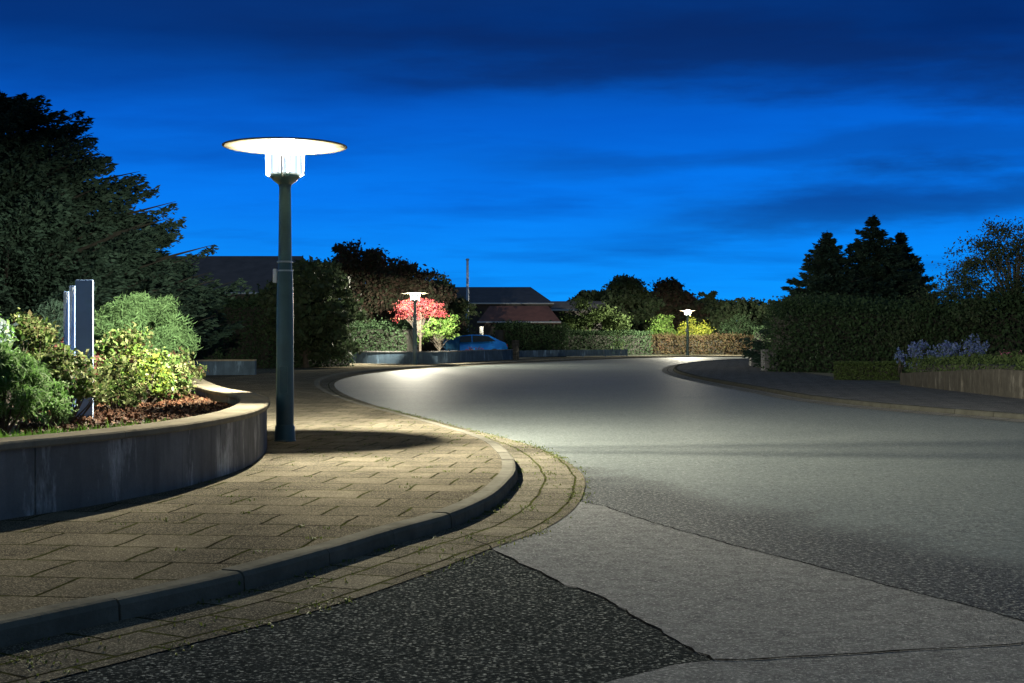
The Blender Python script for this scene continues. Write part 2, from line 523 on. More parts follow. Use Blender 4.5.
def normals2(path):
    ns = []
    for i in range(len(path)):
        t = path[min(i + 1, len(path) - 1)] - path[max(i - 1, 0)]
        t.normalize()
        ns.append(Vector((-t.y, t.x)))
    # smooth
    for _ in range(2):
        ns = [(ns[max(i - 1, 0)] + ns[i] * 2 + ns[min(i + 1, len(ns) - 1)]).normalized() for i in range(len(ns))]
    return ns


def offset(path, d):
    ns = normals2(path)
    return [p + n * (d(i) if callable(d) else d) for i, (p, n) in enumerate(zip(path, ns))]


def ribbon(name, path, d0, d1, z, mat):
    """flat strip between two offsets of a path, UV = (arc, offset)"""
    A, B = offset(path, d0), offset(path, d1)
    mb = MB(); uv = []
    s = 0
    for i in range(len(path)):
        if i: s += (path[i] - path[i - 1]).length
        for k in range(4):
            f = k / 3
            p = A[i].lerp(B[i], f)
            mb.v.append((p.x, p.y, z))
            uv.append((s, (p - A[i]).length))
    for i in range(len(path) - 1):
        for k in range(3):
            a = i * 4 + k
            mb.f.append((a, a + 1, a + 5, a + 4))
    o = mb.build(name, mat, uv=uv)
    return o


def sweep(mb, path, prof, zfun=None):
    """closed profile [(offset, z)] swept along the path, capped"""
    ns = normals2(path); k = len(mb.v); m = len(prof)
    for i, (p, n) in enumerate(zip(path, ns)):
        dz = zfun(i / (len(path) - 1)) if zfun else 1.0
        for d, z in prof:
            q = p + n * d
            mb.v.append((q.x, q.y, z if not zfun else z * dz))
    for i in range(len(path) - 1):
        for j in range(m):
            j2 = (j + 1) % m
            mb.f.append((k + i * m + j, k + i * m + j2, k + (i + 1) * m + j2, k + (i + 1) * m + j))
    mb.f.append(tuple(k + j for j in range(m))[::-1])
    mb.f.append(tuple(k + (len(path) - 1) * m + j for j in range(m)))


def stones(mb, path, prof, L, gap=0.012, jit=0.0035):
    """the profile swept stone by stone, each stone a hair off its neighbours"""
    step = (path[1] - path[0]).length
    k = max(1, round(L / step)); i = 0
    ns = normals2(path)
    while i < len(path) - 1:
        j = min(i + k, len(path) - 1)
        seg = path[i:j + 1]; sn = ns[i:j + 1]
        dz = random.uniform(-jit, jit); dd = random.uniform(-jit, jit)
        m = len(prof); b0 = len(mb.v)
        for q, (p, n) in enumerate(zip(seg, sn)):
            p2 = p
            if q == 0: p2 = p + (seg[1] - seg[0]).normalized() * gap / 2
            if q == len(seg) - 1: p2 = p - (seg[-1] - seg[-2]).normalized() * gap / 2
            for d, z in prof:
                r = p2 + n * (d + dd)
                mb.v.append((r.x, r.y, z + (dz if z > 0.02 else 0)))
        for q in range(len(seg) - 1):
            for w in range(m):
                w2 = (w + 1) % m
                mb.f.append((b0 + q * m + w, b0 + q * m + w2, b0 + (q + 1) * m + w2, b0 + (q + 1) * m + w))
        mb.f.append(tuple(b0 + w for w in range(m))[::-1])
        mb.f.append(tuple(b0 + (len(seg) - 1) * m + w for w in range(m)))
        i = j


def flat(name, pts, z, mat, kind='structure'):
    V = [Vector((p[0], p[1], 0)) for p in pts]
    tris = tessellate_polygon([V])
    mb = MB(); mb.v = [(p.x, p.y, z) for p in V]
    for t in tris:
        a, b, c = (V[i] for i in t)
        if (b - a).cross(c - a).z < 0: t = (t[0], t[2], t[1])
        mb.f.append(tuple(t))
    o = mb.build(name, mat)
    o['kind'] = kind
    return o


# ------------------------------------------------------------------ the ground
PAV = 0.10
A_px = [(-260, 706), (-120, 676), (0, 650), (100, 627), (200, 604), (250, 591), (324, 569), (398, 545), (454, 528), (491, 510), (509, 494), (518, 478), (512, 463),
        (495, 449), (472, 440), (442, 431), (400, 419), (370, 411), (345, 402.5), (328, 395), (320, 388), (322, 382.5), (334, 378), (357, 373.8), (404, 369.2),
        (439, 367), (500, 363.8), (549, 361.5), (578, 360.3), (627, 358.4), (687, 357.2), (760, 357.2), (900, 357.4), (1100, 358)]
B_px = [(1300, 452), (1150, 437), (1024, 423), (865, 409), (790, 400), (742, 391), (701, 383), (677, 377.5), (662, 371), (671, 365.5), (691, 362.6), (722, 360.5), (751, 359.6), (850, 359.2), (1000, 359.2)]
PA = smoothpath([G(*p) for p in A_px], 0.12)
PB = smoothpath([G(*p) for p in B_px], 0.2)

g = flat('ground', [(-900, -60), (900, -60), (900, 1500), (-900, 1500)], -0.02, M['ground'])
r = flat('road', [(-40, -12), (60, -12), (60, 135), (-40, 135)], 0.0, M['road'])

# asphalt repairs
def jag(pts, n=14, a=0.012):
    out = []
    for p, q in zip(pts, pts[1:]):
        p = Vector(p); q = Vector(q)
        t = (q - p).normalized(); nn = Vector((-t.y, t.x))
        k = max(2, int((q - p).length / .07))
        for i in range(k):
            out.append(p.lerp(q, i / k) + (nn * random.uniform(-a, a) if i else Vector((0, 0))))
    out.append(Vector(pts[-1]))
    return out
seam1 = jag([G(*p) for p in ((566, 497), (583, 502.5), (605, 507), (651, 523), (741, 548), (805, 564), (877, 584), (950, 602), (1024, 622.6), (1180, 668), (1500, 800))])
seam2 = jag([G(*p) for p in ((470, 538), (491, 549), (560, 584), (605, 600), (660, 631), (712, 661.5))], a=.018)
seam3 = jag([G(*p) for p in ((712, 661.5), (741, 661.5), (800, 658), (877, 654), (1024, 645), (1250, 632))], a=.008)
seam4 = jag([G(*p) for p in ((712, 661.5), (669, 667), (605, 684), (500, 760), (300, 1100))], a=.012)
flat('asphalt_patch', seam1[:-12] + [Vector(G(1300, 690))] + seam3[::-1] + seam2[::-1][1:], 0.004, M['patch'])
flat('asphalt_patch', seam3[1:] + [Vector(G(1400, 800)), Vector(G(1400, 2200)), Vector(G(200, 2200))] + seam4[::-1][:-1] + [seam3[0]], 0.0045, M['patch'])
flat('dark_asphalt_patch', seam2 + seam4[1:] + [Vector(G(-300, 1100)), Vector(G(-420, 720)), Vector(G(-250, 700)), Vector(G(0, 655)), Vector(G(250, 600)), Vector(G(400, 560))], 0.0035, M['dark'])
def seam(path, w, z):
    mb = MB()
    ns = normals2(path); L = []
    for p, n in zip(path, ns):
        a = w * random.uniform(.25, 1); b = w * random.uniform(.25, 1)
        L.append((p + n * a, p - n * b))
    for (a, b), (c, d) in zip(L, L[1:]):
        mb.quad((a.x, a.y, z), (b.x, b.y, z), (d.x, d.y, z), (c.x, c.y, z))
    mb.build('tar_seam', M['tar'])['kind'] = 'structure'
seam(seam1, .009, .008); seam(seam2, .010, .0082); seam(seam3, .012, .0084)

# left pavement with its curved kerb and gutter
poly = offset(PA, 0.145)
endp = poly[-1]
pv = flat('pavement', poly + [Vector((90, 140)), Vector((-90, 140)), Vector((-90, 2.0)), Vector((poly[0].x, 2.0))], PAV, M['slab'])
def gw(i):
    f = i / len(PA); y = PA[i].y
    return -(0.60 if y < 13 else max(0.40, 0.60 - (y - 13) * .03))
# soft bulge of the gutter at the corner
gut = ribbon('gutter', PA, 0.0, gw, 0.008, M['gutter']); gut['kind'] = 'structure'
kb = MB(); near = [p for p in PA]
prof = [(0.0, -0.03), (0.006, 0.075), (0.022, 0.098), (0.045, 0.104), (0.145, 0.104), (0.145, -0.03)]
stones(kb, near, prof, 0.84)
o = kb.build('kerb', M['kerb']); o['kind'] = 'structure'
# right pavement
poly = offset(PB, -0.62)
flat('pavement', poly + [Vector((90, 94)), Vector((90, 8)), Vector((poly[0].x + 2, 8))], 0.08, M['slab_b'])
gut = ribbon('gutter', PB, 0.0, -0.48, 0.008, M['gutter_b']); gut['kind'] = 'structure'
kb = MB()
stones(kb, PB, [(-.48, -.03), (-.49, .07), (-.51, .088), (-.62, .088), (-.62, -.03)], 1.0)
o = kb.build('kerb', M['kerb_b']); o['kind'] = 'structure'

# gardens beyond the pavements
gl = [G(-400, 366, PAV), G(150, 364, PAV), G(326, 361.8, PAV), G(370, 363, PAV), G(430, 363.4, PAV), G(480, 360.5, PAV), G(515, 359.1, PAV), (2, 93), (8, 101), (14, 107.5), (40, 108), (140, 108)]
flat('ground', gl + [(140, 400), (-200, 400)], PAV + .006, M['ground'])
gr_ = [G(1500, 430, .08), G(1024, 398.5, .08), G(950, 390, .08), G(901, 384, .08), G(840, 378, .08), G(796, 371.6, .08), G(764, 369.5, .08), G(750, 365, .08), (17.5, 84), (60, 86), (140, 60), (80, 12)]
flat('ground', gr_, .088, M['ground'])

# ------------------------------------------------------------------ planter wall
WZ = 0.60
W_px = [(-420, 500), (-150, 459), (0, 442.6), (88, 434.6), (176, 425), (220, 418), (249, 412), (264, 406.5), (270, 401), (268, 397), (255, 392.7), (228, 388), (205, 379.6), (193, 372), (150, 367.5), (-100, 366)]
PW = smoothpath([G(u, v, WZ) for u, v in W_px], 0.1)
w = empty('planter_wall', (PW[0].x, PW[0].y, 0), 0, 'low curved concrete planter wall with pale coping beside the nearest lamp', 'garden wall')
def local(o, par):
    o.parent = par
    o.matrix_parent_inverse = Matrix.Translation(par.location).inverted()
    return o
mb = MB(); stones(mb, PW, [(0.035, 0.02), (0.035, WZ - .057), (0.27, WZ - .057), (0.27, 0.02)], 0.9, .006, .003)
local(mb.build('wall_body', M['wall']), w)
mb = MB(); stones(mb, PW, [(0.006, WZ - .056), (0.0, WZ - .045), (0.0, WZ - .012), (0.012, WZ), (0.31, WZ), (0.322, WZ - .012), (0.322, WZ - .045), (.31, WZ - .056)], 1.5, .006, .002)
local(mb.build('coping', M['coping']), w)
bed = offset(PW, 0.2)
soil = flat('soil', bed, 0.44, M['soil'])

# second wall behind it
P2 = smoothpath([G(140, 384, PAV), G(172, 379.5, PAV), G(192, 377, PAV), G(200, 375.6, PAV), G(228, 375, PAV), G(254.6, 375, PAV)], 0.2)
w = empty('low_wall', (P2[0].x, P2[0].y, 0), 0, 'short grey concrete wall behind the planter, left of the nearest lamp pole', 'garden wall')
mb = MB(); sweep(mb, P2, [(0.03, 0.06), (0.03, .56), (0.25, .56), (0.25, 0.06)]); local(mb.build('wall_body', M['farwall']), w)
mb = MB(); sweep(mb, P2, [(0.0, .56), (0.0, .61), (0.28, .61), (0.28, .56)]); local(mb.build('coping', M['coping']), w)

# far low wall along the pavement
P3 = smoothpath([G(326, 362.3, PAV), G(370, 363.5, PAV), G(430, 363.9, PAV), G(480, 361, PAV), G(517, 359.4, PAV)], 0.4)
w = empty('low_wall', (P3[0].x, P3[0].y, 0), 0, 'long low rendered wall along the far pavement behind the middle street lamp', 'garden wall')
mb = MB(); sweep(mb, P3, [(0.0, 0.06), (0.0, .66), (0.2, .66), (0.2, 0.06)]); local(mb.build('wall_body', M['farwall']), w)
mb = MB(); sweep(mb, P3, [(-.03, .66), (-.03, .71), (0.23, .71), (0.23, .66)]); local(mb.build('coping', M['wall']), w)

# right garden wall
P4 = smoothpath([G(901, 384.8, .08), G(950, 390.5, .08), G(1024, 399, .08), G(1200, 418, .08)], 0.25)
w = empty('concrete_wall', (P4[0].x, P4[0].y, 0), 0, 'weathered concrete panel wall with a hedge above it at the right edge', 'garden wall')
hts = lambda t: 0.36 + 0.30 * min(1, t * 2.2)
n4 = len(P4)
mb = MB(); k0 = 0; L = int(2.0 / .25)
for i in range(0, n4 - 1, 1):
    pass
ns = normals2(P4)
def wallstrip(mb, path, ns, d0, d1, z0, zf):
    k = len(mb.v)
    for i, (p, n) in enumerate(zip(path, ns)):
        a = p + n * d0; b = p + n * d1; z = zf(i)
        mb.v += [(a.x, a.y, z0 if not callable(z0) else z0(i)), (a.x, a.y, z), (b.x, b.y, z), (b.x, b.y, z0 if not callable(z0) else z0(i))]
    for i in range(len(path) - 1):
        for j in range(4):
            j2 = (j + 1) % 4
            mb.f.append((k + i * 4 + j, k + i * 4 + j2, k + (i + 1) * 4 + j2, k + (i + 1) * 4 + j))
    mb.f.append((k, k + 1, k + 2, k + 3)[::-1]); e = k + (len(path) - 1) * 4; mb.f.append((e, e + 1, e + 2, e + 3))
zf4 = lambda i: .08 + hts(i / (n4 - 1)) * .85
wallstrip(mb, P4, ns, 0, .15, .04, zf4)
local(mb.build('wall_body', M['wall_r']), w)
mb = MB()
for q in range(0, n4 - 1, 5):      # shallow ribs between the panels
    p = P4[q]; n = ns[q]; a = p - n * .018
    t = Vector((n.y, -n.x)) * .03
    z = zf4(q) - .01
    b = p + n * .05
    mb.v += [(x.x, x.y, zz) for zz in (.04, z) for x in (a - t, a + t, b + t, b - t)]
    k = len(mb.v) - 8
    mb.f += [tuple(k + i for i in f) for f in ((0, 1, 5, 4), (1, 2, 6, 5), (2, 3, 7, 6), (3, 0, 4, 7), (4, 5, 6, 7))]
local(mb.build('panel_rib', M['wall_r']), w)

# ------------------------------------------------------------------ street lamps
def make_lamp(label, loc, power, rz=0.0):
    t = empty('street_lamp', loc, rz, label, 'street lamp', 'street lamps along the pavement')
    mb = MB()
    mb.lathe([(.100, 0), (.100, .6), (.094, 1.6), (.086, 1.93), (.086, 1.95), (.079, 1.95), (.074, 2.2), (.066, 2.9)], n=40)
    pole = mb.build('pole', M['pole'], t, True)
    mb = MB(); mb.lathe([(.125, 0), (.125, .012), (.118, .02), (.113, .16), (.102, .19)], n=40); mb.build('base_sleeve', M['pole'], t, True)
    for z in (1.93, 2.03):
        mb = MB(); mb.lathe([(.088, z), (.092, z + .004), (.092, z + .016), (.08, z + .02)], n=40); mb.build('clamp_band', M['steel'], t, True)
    mb = MB(); mb.box(-.135, -.088, -.03, .03, 1.80, 1.96, .008); mb.build('cable_box', M['palemetal'], t)
    mb = MB()   # small inspection hatch
    mb.box(-.045, .045, -.104, -.09, .55, .85, .004); mb.build('access_hatch', M['pole'], t)
    mb = MB(); mb.lathe([(.066, 2.88), (.075, 2.92), (.135, 2.965), (.160, 2.995), (.165, 3.01), (.165, 3.045)], n=48); mb.build('collar', M['pole'], t, True)
    mb = MB(); mb.lathe([(.168, 3.026), (.204, 3.03), (.207, 3.045), (.207, 3.33)], n=48, cap=False); mb.build('lamp_glass', M['litglass'], t, True)
    mb = MB(); mb.lathe([(.001, 3.255), (.014, 3.26), (.02, 3.27), (.02, 3.3), (.014, 3.31), (.001, 3.315)], n=16, cap=False); bulb = mb.build('bulb', M['bulb'], t, True)
    # the disc shade, very slightly dished, thin rim
    mb = MB(); mb.lathe([(.0, 3.335), (.22, 3.335), (.45, 3.345), (.68, 3.345), (.705, 3.350), (.705, 3.358), (.68, 3.364), (.4, 3.385), (.12, 3.41), (.0, 3.415)], n=72, cap=False)
    mb.build('disc_shade', M['white'], t, True)
    for k in range(4):
        a = math.pi / 2 * k
        mb = MB(); x, y = .216 * math.cos(a), .216 * math.sin(a)
        mb.tube([(x * .76, y * .76, 3.0), (x, y, 3.03), (x, y, 3.34)], [.010, .010, .010], 8)
        mb.build('support_rod', M['steel'], t, True)
    ld = bpy.data.lights.new('lamp_light', 'POINT')
    ld.energy = power; ld.color = (1, .93, .74); ld.shadow_soft_size = .04
    ld.use_nodes = True
    nt = ld.node_tree
    em = nt.nodes['Emission']
    tc = nt.nodes.new('ShaderNodeTexCoord'); sp = nt.nodes.new('ShaderNodeSeparateXYZ')
    nt.links.new(tc.outputs['Normal'], sp.inputs[0])
    c = math_(nt, 'ABSOLUTE', sp.outputs[2])
    c = math_(nt, 'MAXIMUM', c, LIM)
    s = math_(nt, 'POWER', math_(nt, 'DIVIDE', LIM, c), EXPO)
    # optics of a road lantern: more light along the street than back towards the side road
    k = math_(nt, 'MULTIPLY_ADD', math_(nt, 'MULTIPLY_ADD', sp.outputs[1], 1.4, .1, True), .45, .9)
    s = math_(nt, 'MULTIPLY', s, k)
    nt.links.new(s, em.inputs['Strength'])
    lo = bpy.data.objects.new('lamp_light', ld); COL.objects.link(lo); lo.parent = t; lo.location = (0, 0, 3.285)
    bulb.visible_shadow = True
    return t
LIM = 0.17; EXPO = .35


def copy_tree(o, parent=None):
    c = o.copy(); COL.objects.link(c)
    if parent: c.parent = parent
    for ch in list(o.children):
        copy_tree(ch, c)
    return c


x1, y1 = G(285, 441, PAV)
lamp = make_lamp('tall nearest street lamp with lit disc-topped lantern beside the planter wall', (x1, y1, PAV), 21000)
l2 = copy_tree(lamp); l2.location = ((415 - 512) / F * 66, 66, PAV)
l2['label'] = 'middle street lamp, lit, in front of the red-leaved tree and low wall'
l3 = copy_tree(lamp); l3.location = ((687.5 - 512) / F * 105, 105, PAV)
l3['label'] = 'farthest and smallest lit street lamp, before the brown hedge at the bend'

# ------------------------------------------------------------------ steles in the planter
def stele(label, u0, u1, vtop, Y, thick, cuts=0, z0=.43):
    xa, zt = XZ(u0, vtop, Y); xb, _ = XZ(u1, vtop, Y)
    t = empty('garden_stele', ((xa + xb) / 2, Y, z0), 0, label, 'stele', 'metal steles in the planter')
    hw = (xb - xa) / 2; h = zt - z0
    mb = MB(); mb.box(-hw, hw, -thick / 2, thick / 2, 0, h, .006); mb.build('slab', M['bluegrey'], t)
    if cuts:
        mb = MB(); z = h - .01; i = 0
        while z > h - cuts:
            wd = hw * 1.7 * (1 - (h - z) / cuts * .75) * random.uniform(.75, 1)
            mb.box(-hw * .95, -hw * .95 + wd, -thick / 2 - .008, -thick / 2 - .0005, z - .034, z, 0)
            z -= .036; i += 1
        mb.build('pale_inlay', M['palemetal'], t)
    else:
        mb = MB(); mb.box(hw + .0005, hw + .006, -thick / 2, -thick / 2 + .01, 0.0, h - .004, 0); mb.build('edge_strip', M['palemetal'], t)
    return t
stele('widest and tallest blue-grey metal slab standing in the planter', 76, 93, 280, 14.3, .06)
stele('middle stele, narrow, with stepped white inlay, left of the wide slab', 70, 75.3, 286, 14.5, .05, .62)
stele('shortest stele of the three with stepped white inlay, farthest left', 64.3, 69.2, 291.5, 14.7, .05, .42)

# slim posts
def post(name, label, cat, u, vt, vb, r, mat, ball=False, z=PAV):
    Y = (H - z) * F / (vb - HZ); X = (u - 512) / F * Y; zt = H + (HZ - vt) / F * Y
    t = empty(name, (X, Y, z), 0, label, cat)
    mb = MB(); mb.tube([(0, 0, 0), (0, 0, zt - z)], [r, r * .7], 12); mb.build('shaft', mat, t, True)
    mb = MB(); mb.lathe([(r * .72, zt - z - .02), (r * 1.1, zt - z), (r * 1.1, zt - z + .06), (r * .4, zt - z + .1)], n=12); mb.build('cap', mat, t, True)
    mb = MB(); mb.lathe([(r * 2.2, -.01), (r * 2.2, .02), (r * 1.3, .03)], n=12); mb.build('foot', mat, t, True)
    return t
M['flag'] = simple('pale_blue_pole_paint', (0.20, .30, .48), .4, var=.1, scale=3, bmp=0)
post('flagpole', 'bare tall pale flagpole in the garden right of the middle street lamp', 'flagpole', 467.5, 260, 358, .11, M['flag'])
post('metal_post', 'thin grey post standing behind the pale green bush', 'post', 188.6, 311, 380, .018, M['palemetal'])

# ------------------------------------------------------------------ fences
def fence(name, label, path, h, z0, gap, mat, slats, cat='fence'):
    t = empty(name, (path[0][0], path[0][1], z0), 0, label, cat)
    P = [Vector(p) for p in path]; o = P[0]
    tot = 0
    for a, b in zip(P, P[1:]):
        d = b - a; L = d.length; d.normalize()
        n = max(1, round(L / gap))
        for i in range(n + 1):
            q = a + d * L * i / n - o
            mb = MB(); mb.box(q.x - .04, q.x + .04, q.y - .04, q.y + .04, 0, h, 0); mb.build('fence_post', mat, t)
        mb = MB()
        nn = Vector((-d.y, d.x)) * .012
        for zz in (.12, h - .10):
            p = a - o; q = b - o
            for e in (0,):
                k = len(mb.v)
                mb.v += [tuple((*(c), z)) for z in (zz, zz + .05) for c in ((p - nn * 2), (q - nn * 2), (q + nn * 2), (p + nn * 2))]
                mb.f += [tuple(k + w for w in f) for f in ((0, 1, 5, 4), (1, 2, 6, 5), (2, 3, 7, 6), (3, 0, 4, 7), (4, 5, 6, 7), (3, 2, 1, 0))]
        mb.build('rail', mat, t)
        mb = MB(); m_ = int(L / slats)
        for i in range(m_):
            c = a + d * (L * (i + .5) / m_) - o + Vector((d.y, -d.x)) * .04
            r_ = slats * .38
            p = c - d * r_; q = c + d * r_
            k = len(mb.v)
            mb.v += [tuple((*(cc), z)) for z in (.05, h - .02 + random.uniform(-.01, .01)) for cc in ((p - nn), (q - nn), (q + nn), (p + nn))]
            mb.f += [tuple(k + w for w in f) for f in ((0, 1, 5, 4), (1, 2, 6, 5), (2, 3, 7, 6), (3, 0, 4, 7), (4, 5, 6, 7), (3, 2, 1, 0))]
        mb.build('pickets', mat, t)
    return t
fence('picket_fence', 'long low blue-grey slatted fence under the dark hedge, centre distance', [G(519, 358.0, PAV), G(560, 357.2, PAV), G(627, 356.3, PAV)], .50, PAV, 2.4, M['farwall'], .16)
fence('metal_fence', 'low dark wire fence with pale posts, seen right and left of the nearest pole', [G(246, 362.6, PAV), G(322, 361.6, PAV)], .75, PAV, 3.0, M['steel'], .4)
xa, ya = G(419, 361.5, PAV); xb, yb = G(457, 360.3, PAV)  # added boards that carry the blue lamp flare as colour
fence('blue_flare_boards', 'added dark blue boards standing in for blue lamp flare below the green foliage of the lamp-lit tree', [(xa, ya + 3), (xb, yb + 3)], 1.35, PAV, 1.8, M['blueflare'], .14)

# stone pillar in the centre, gate pillars at the right bend
def pillar(name, label, x, y, wx, wy, h, z0, courses, mat):
    t = empty(name, (x, y, z0), 0, label, 'pillar')
    mb = MB(); z = 0
    for c in range(courses):
        hh = h / courses; xx = -wx / 2
        while xx < wx / 2 - .02:
            w_ = min(random.uniform(.22, .5), wx / 2 - xx)
            j = random.uniform(0, .02)
            mb.box(xx + .005, xx + w_ - .005, -wy / 2 - j, wy / 2, z + .006, z + hh - .006, .008)
            xx += w_
        z += hh
    mb.build('stone_courses', mat, t)
    mb = MB(); mb.box(-wx / 2 + .03, wx / 2 - .03, -wy / 2 + .03, wy / 2 - .03, 0, h - .01); mb.build('core', M['wall'], t)
    return t
x, y = G(779.5, 371.3, .08)
pillar('stone_pier', 'stacked layered stone pier beside the dark hedge at the right bend', x, y + .4, 30 / F * y, .8, .82, .08, 8, M['stone'])
x, y = G(757.5, 366, .08)
pillar('stone_pier', 'smaller dark pier at the end of the far road, left of the layered one', x, y + .4, 12 / F * y, .5, .78, .08, 6, M['wall'])
x, y = G(515.5, 359.6, PAV)
pillar('stone_pillar', 'pale stone gate pillar at the end of the far low wall', x, y + .3, .45, .4, 1.15, PAV, 5, M['wall_r'])

# ------------------------------------------------------------------ parked car
def car(label, x, y, rz):
    t = empty('parked_car', (x, y, PAV), rz, label, 'car')
    prof = [(-2.08, .32), (-2.12, .62), (-2.05, .86), (-1.9, .93), (-1.25, 1.0), (-.75, 1.40), (.0, 1.47), (1.0, 1.44), (1.65, 1.12), (1.98, .98), (2.1, .72), (2.08, .32)]
    bm = bmesh.new()
    ys = [(-.86, 0), (-.80, 1), (.80, 1), (.86, 0)]
    rows = []
    for yy in (-.88, -.84, 0, .84, .88):
        k = 1 if abs(yy) < .87 else .97
        rows.append([bm.verts.new((px * k, yy * (1 if pz < 1.0 else .80), pz if abs(yy) < .87 else .32 + (pz - .32) * .97)) for px, pz in prof])
    for a, b in zip(rows, rows[1:]):
        for i in range(len(prof)):
            j = (i + 1) % len(prof)
            bm.faces.new((a[i], a[j], b[j], b[i]))
    bm.faces.new(rows[0][::-1]); bm.faces.new(rows[-1])
    bmesh.ops.recalc_face_normals(bm, faces=bm.faces)
    mb = MB(); mb.addbm(bm); mb.build('body', M['carpaint'], t, True)
    for s in (-1, 1):
        mb = MB(); yy = s * .735
        q = [(-1.1, 1.03), (-.70, 1.36), (-.05, 1.42), (-.05, 1.03)]
        q2 = [(.02, 1.03), (.02, 1.42), (.95, 1.38), (1.4, 1.08)]
        for Q in (q, q2):
            mb2 = MB(); mb2.v = [(a, s * (.895 - max(0, b - .99) * .42), b) for a, b in Q] + [(a, s * (.86 - max(0, b - .99) * .42), b) for a, b in Q]
            mb2.f = [(0, 1, 2, 3), (7, 6, 5, 4), (0, 4, 5, 1), (1, 5, 6, 2), (2, 6, 7, 3), (3, 7, 4, 0)]
            mb2.build('side_window', M['glass'], t)
        for wx in (-1.3, 1.3):
            bm = bmesh.new(); bmesh.ops.create_cone(bm, cap_ends=True, segments=28, radius1=.32, radius2=.32, depth=.2)
            mb = MB(); mb.addbm(bm, Matrix.Translation((wx, s * .80, .32)) @ Matrix.Rotation(math.pi / 2, 4, 'X')); wh = mb.build('wheel', M['rubber'], t)
            bm = bmesh.new(); bmesh.ops.create_cone(bm, cap_ends=True, segments=20, radius1=.2, radius2=.2, depth=.02)
            mb = MB(); mb.addbm(bm, Matrix.Translation((wx, s * .908, .32)) @ Matrix.Rotation(math.pi / 2, 4, 'X')); mb.build('rim', M['steel'], wh)
        mb = MB(); mb.box(2.02, 2.115, s * .62 - .14, s * .62 + .14, .74, .9, .01); mb.build('tail_light', M['redlens'], t)
        mb = MB(); mb.box(-2.125, -2.03, s * .62 - .16, s * .62 + .16, .66, .78, .01); mb.build('headlight', M['frame'], t)
        mb = MB(); mb.box(-.95, -.8, s * .93 - .06, s * .93 + .06, 1.0, 1.1, .01); mb.build('wing_mirror', M['carpaint'], t)
    return t
car('blue hatchback parked behind the far low wall beside the flagpole', (470 - 512) / F * 82, 83.5, math.radians(8))

# ------------------------------------------------------------------ houses
def house(label, x0, x1, y0, depth, zr, ze, roofmat, hip=0.0, chim=None, group=None, wins=3, door=True):
    cx = (x0 + x1) / 2; hw = (x1 - x0) / 2
    t = empty('house', (cx, y0, PAV), 0, label, 'house', group)
    zr -= PAV; ze -= PAV
    mb = MB(); mb.box(-hw + .4, hw - .4, .4, depth - .4, 0, ze - .02)
    if hip == 0:
        for s in (-1, 1):
            xx = s * (hw - .4)
            mb.v += [(xx, .4, ze - .02), (xx, depth - .4, ze - .02), (xx, depth / 2, zr - .25)]
            n = len(mb.v); mb.f.append((n - 3, n - 2, n - 1))
    mb.build('wall', M['render'], t)
    mb = MB(); h = hip; th = .12
    for dz in (0, -th):
        mb.v += [(-hw, 0, ze + dz), (hw, 0, ze + dz), (hw, depth, ze + dz), (-hw, depth, ze + dz), (-hw + h, depth / 2, zr + dz), (hw - h, depth / 2, zr + dz)]
    mb.f += [(0, 1, 5, 4), (2, 3, 4, 5), (7, 6, 10, 11), (9, 8, 11, 10), (0, 6, 7, 1), (1, 7, 8, 2), (2, 8, 9, 3), (3, 9, 6, 0)]
    if hip:
        mb.f += [(1, 2, 5), (3, 0, 4), (8, 7, 11), (6, 9, 10)]
    rf = mb.build('roof', roofmat, t)
    mb = MB(); mb.tube([(-hw, -.06, ze - .03), (hw, -.06, ze - .03)], [.07, .07], 8); mb.build('gutter_pipe', M['steel'], rf)
    if chim is not None:
        mb = MB(); mb.box(chim - .35, chim + .35, depth / 2 - .3, depth / 2 + .3, zr - .6, zr + .35, .01); mb.build('chimney', M['wall'], rf)
    for i in range(wins):
        wx = -hw + 1.2 + (i + .5) * (2 * hw - 2.4) / wins
        mb = MB()
        zb, zt = .9, min(2.2, ze - .25)
        for (a, b, c, d) in ((-.62, -.55, zb, zt), (.55, .62, zb, zt), (-.55, .55, zb, zb + .07), (-.55, .55, zt - .07, zt), (-.03, .03, zb + .07, zt - .07)):
            mb.box(wx + a, wx + b, .34, .395, c, d)
        wn = mb.build('window_frame', M['frame'], t)
        mb = MB(); mb.box(wx - .55, wx + .55, .372, .396, zb + .07, zt - .07); mb.build('pane', M['glass'], wn)
    return t
Yh = 62
house('long low house with a straight dark roof behind the left hedge', XZ(100, 0, Yh)[0], XZ(302, 0, Yh)[0], Yh - 4, 8, XZ(0, 256, Yh)[1], XZ(0, 293, Yh - 4)[1], M['roof'], 0, None)
Yh = 105
house('house with dark hipped roof behind the flagpole', XZ(425, 0, Yh)[0], XZ(552, 0, Yh)[0], Yh - 5, 10, XZ(0, 287, Yh)[1], XZ(0, 305, Yh)[1], M['roof'], 1.6, None)
house('low flat-looking outbuilding with reddish roof in front of the hipped house', XZ(478, 0, 96)[0], XZ(560, 0, 96)[0], 94, 4, XZ(0, 306, 96)[1], XZ(0, 322, 94)[1], M['roofred'], .8, None, wins=2)
house('garage-sized building with dark roof peeking between the hipped house and trees', XZ(538, 0, 112)[0], XZ(605, 0, 112)[0], 110, 5, XZ(0, 301, 112)[1], XZ(0, 310, 110)[1], M['roof'], 0, None, wins=1)

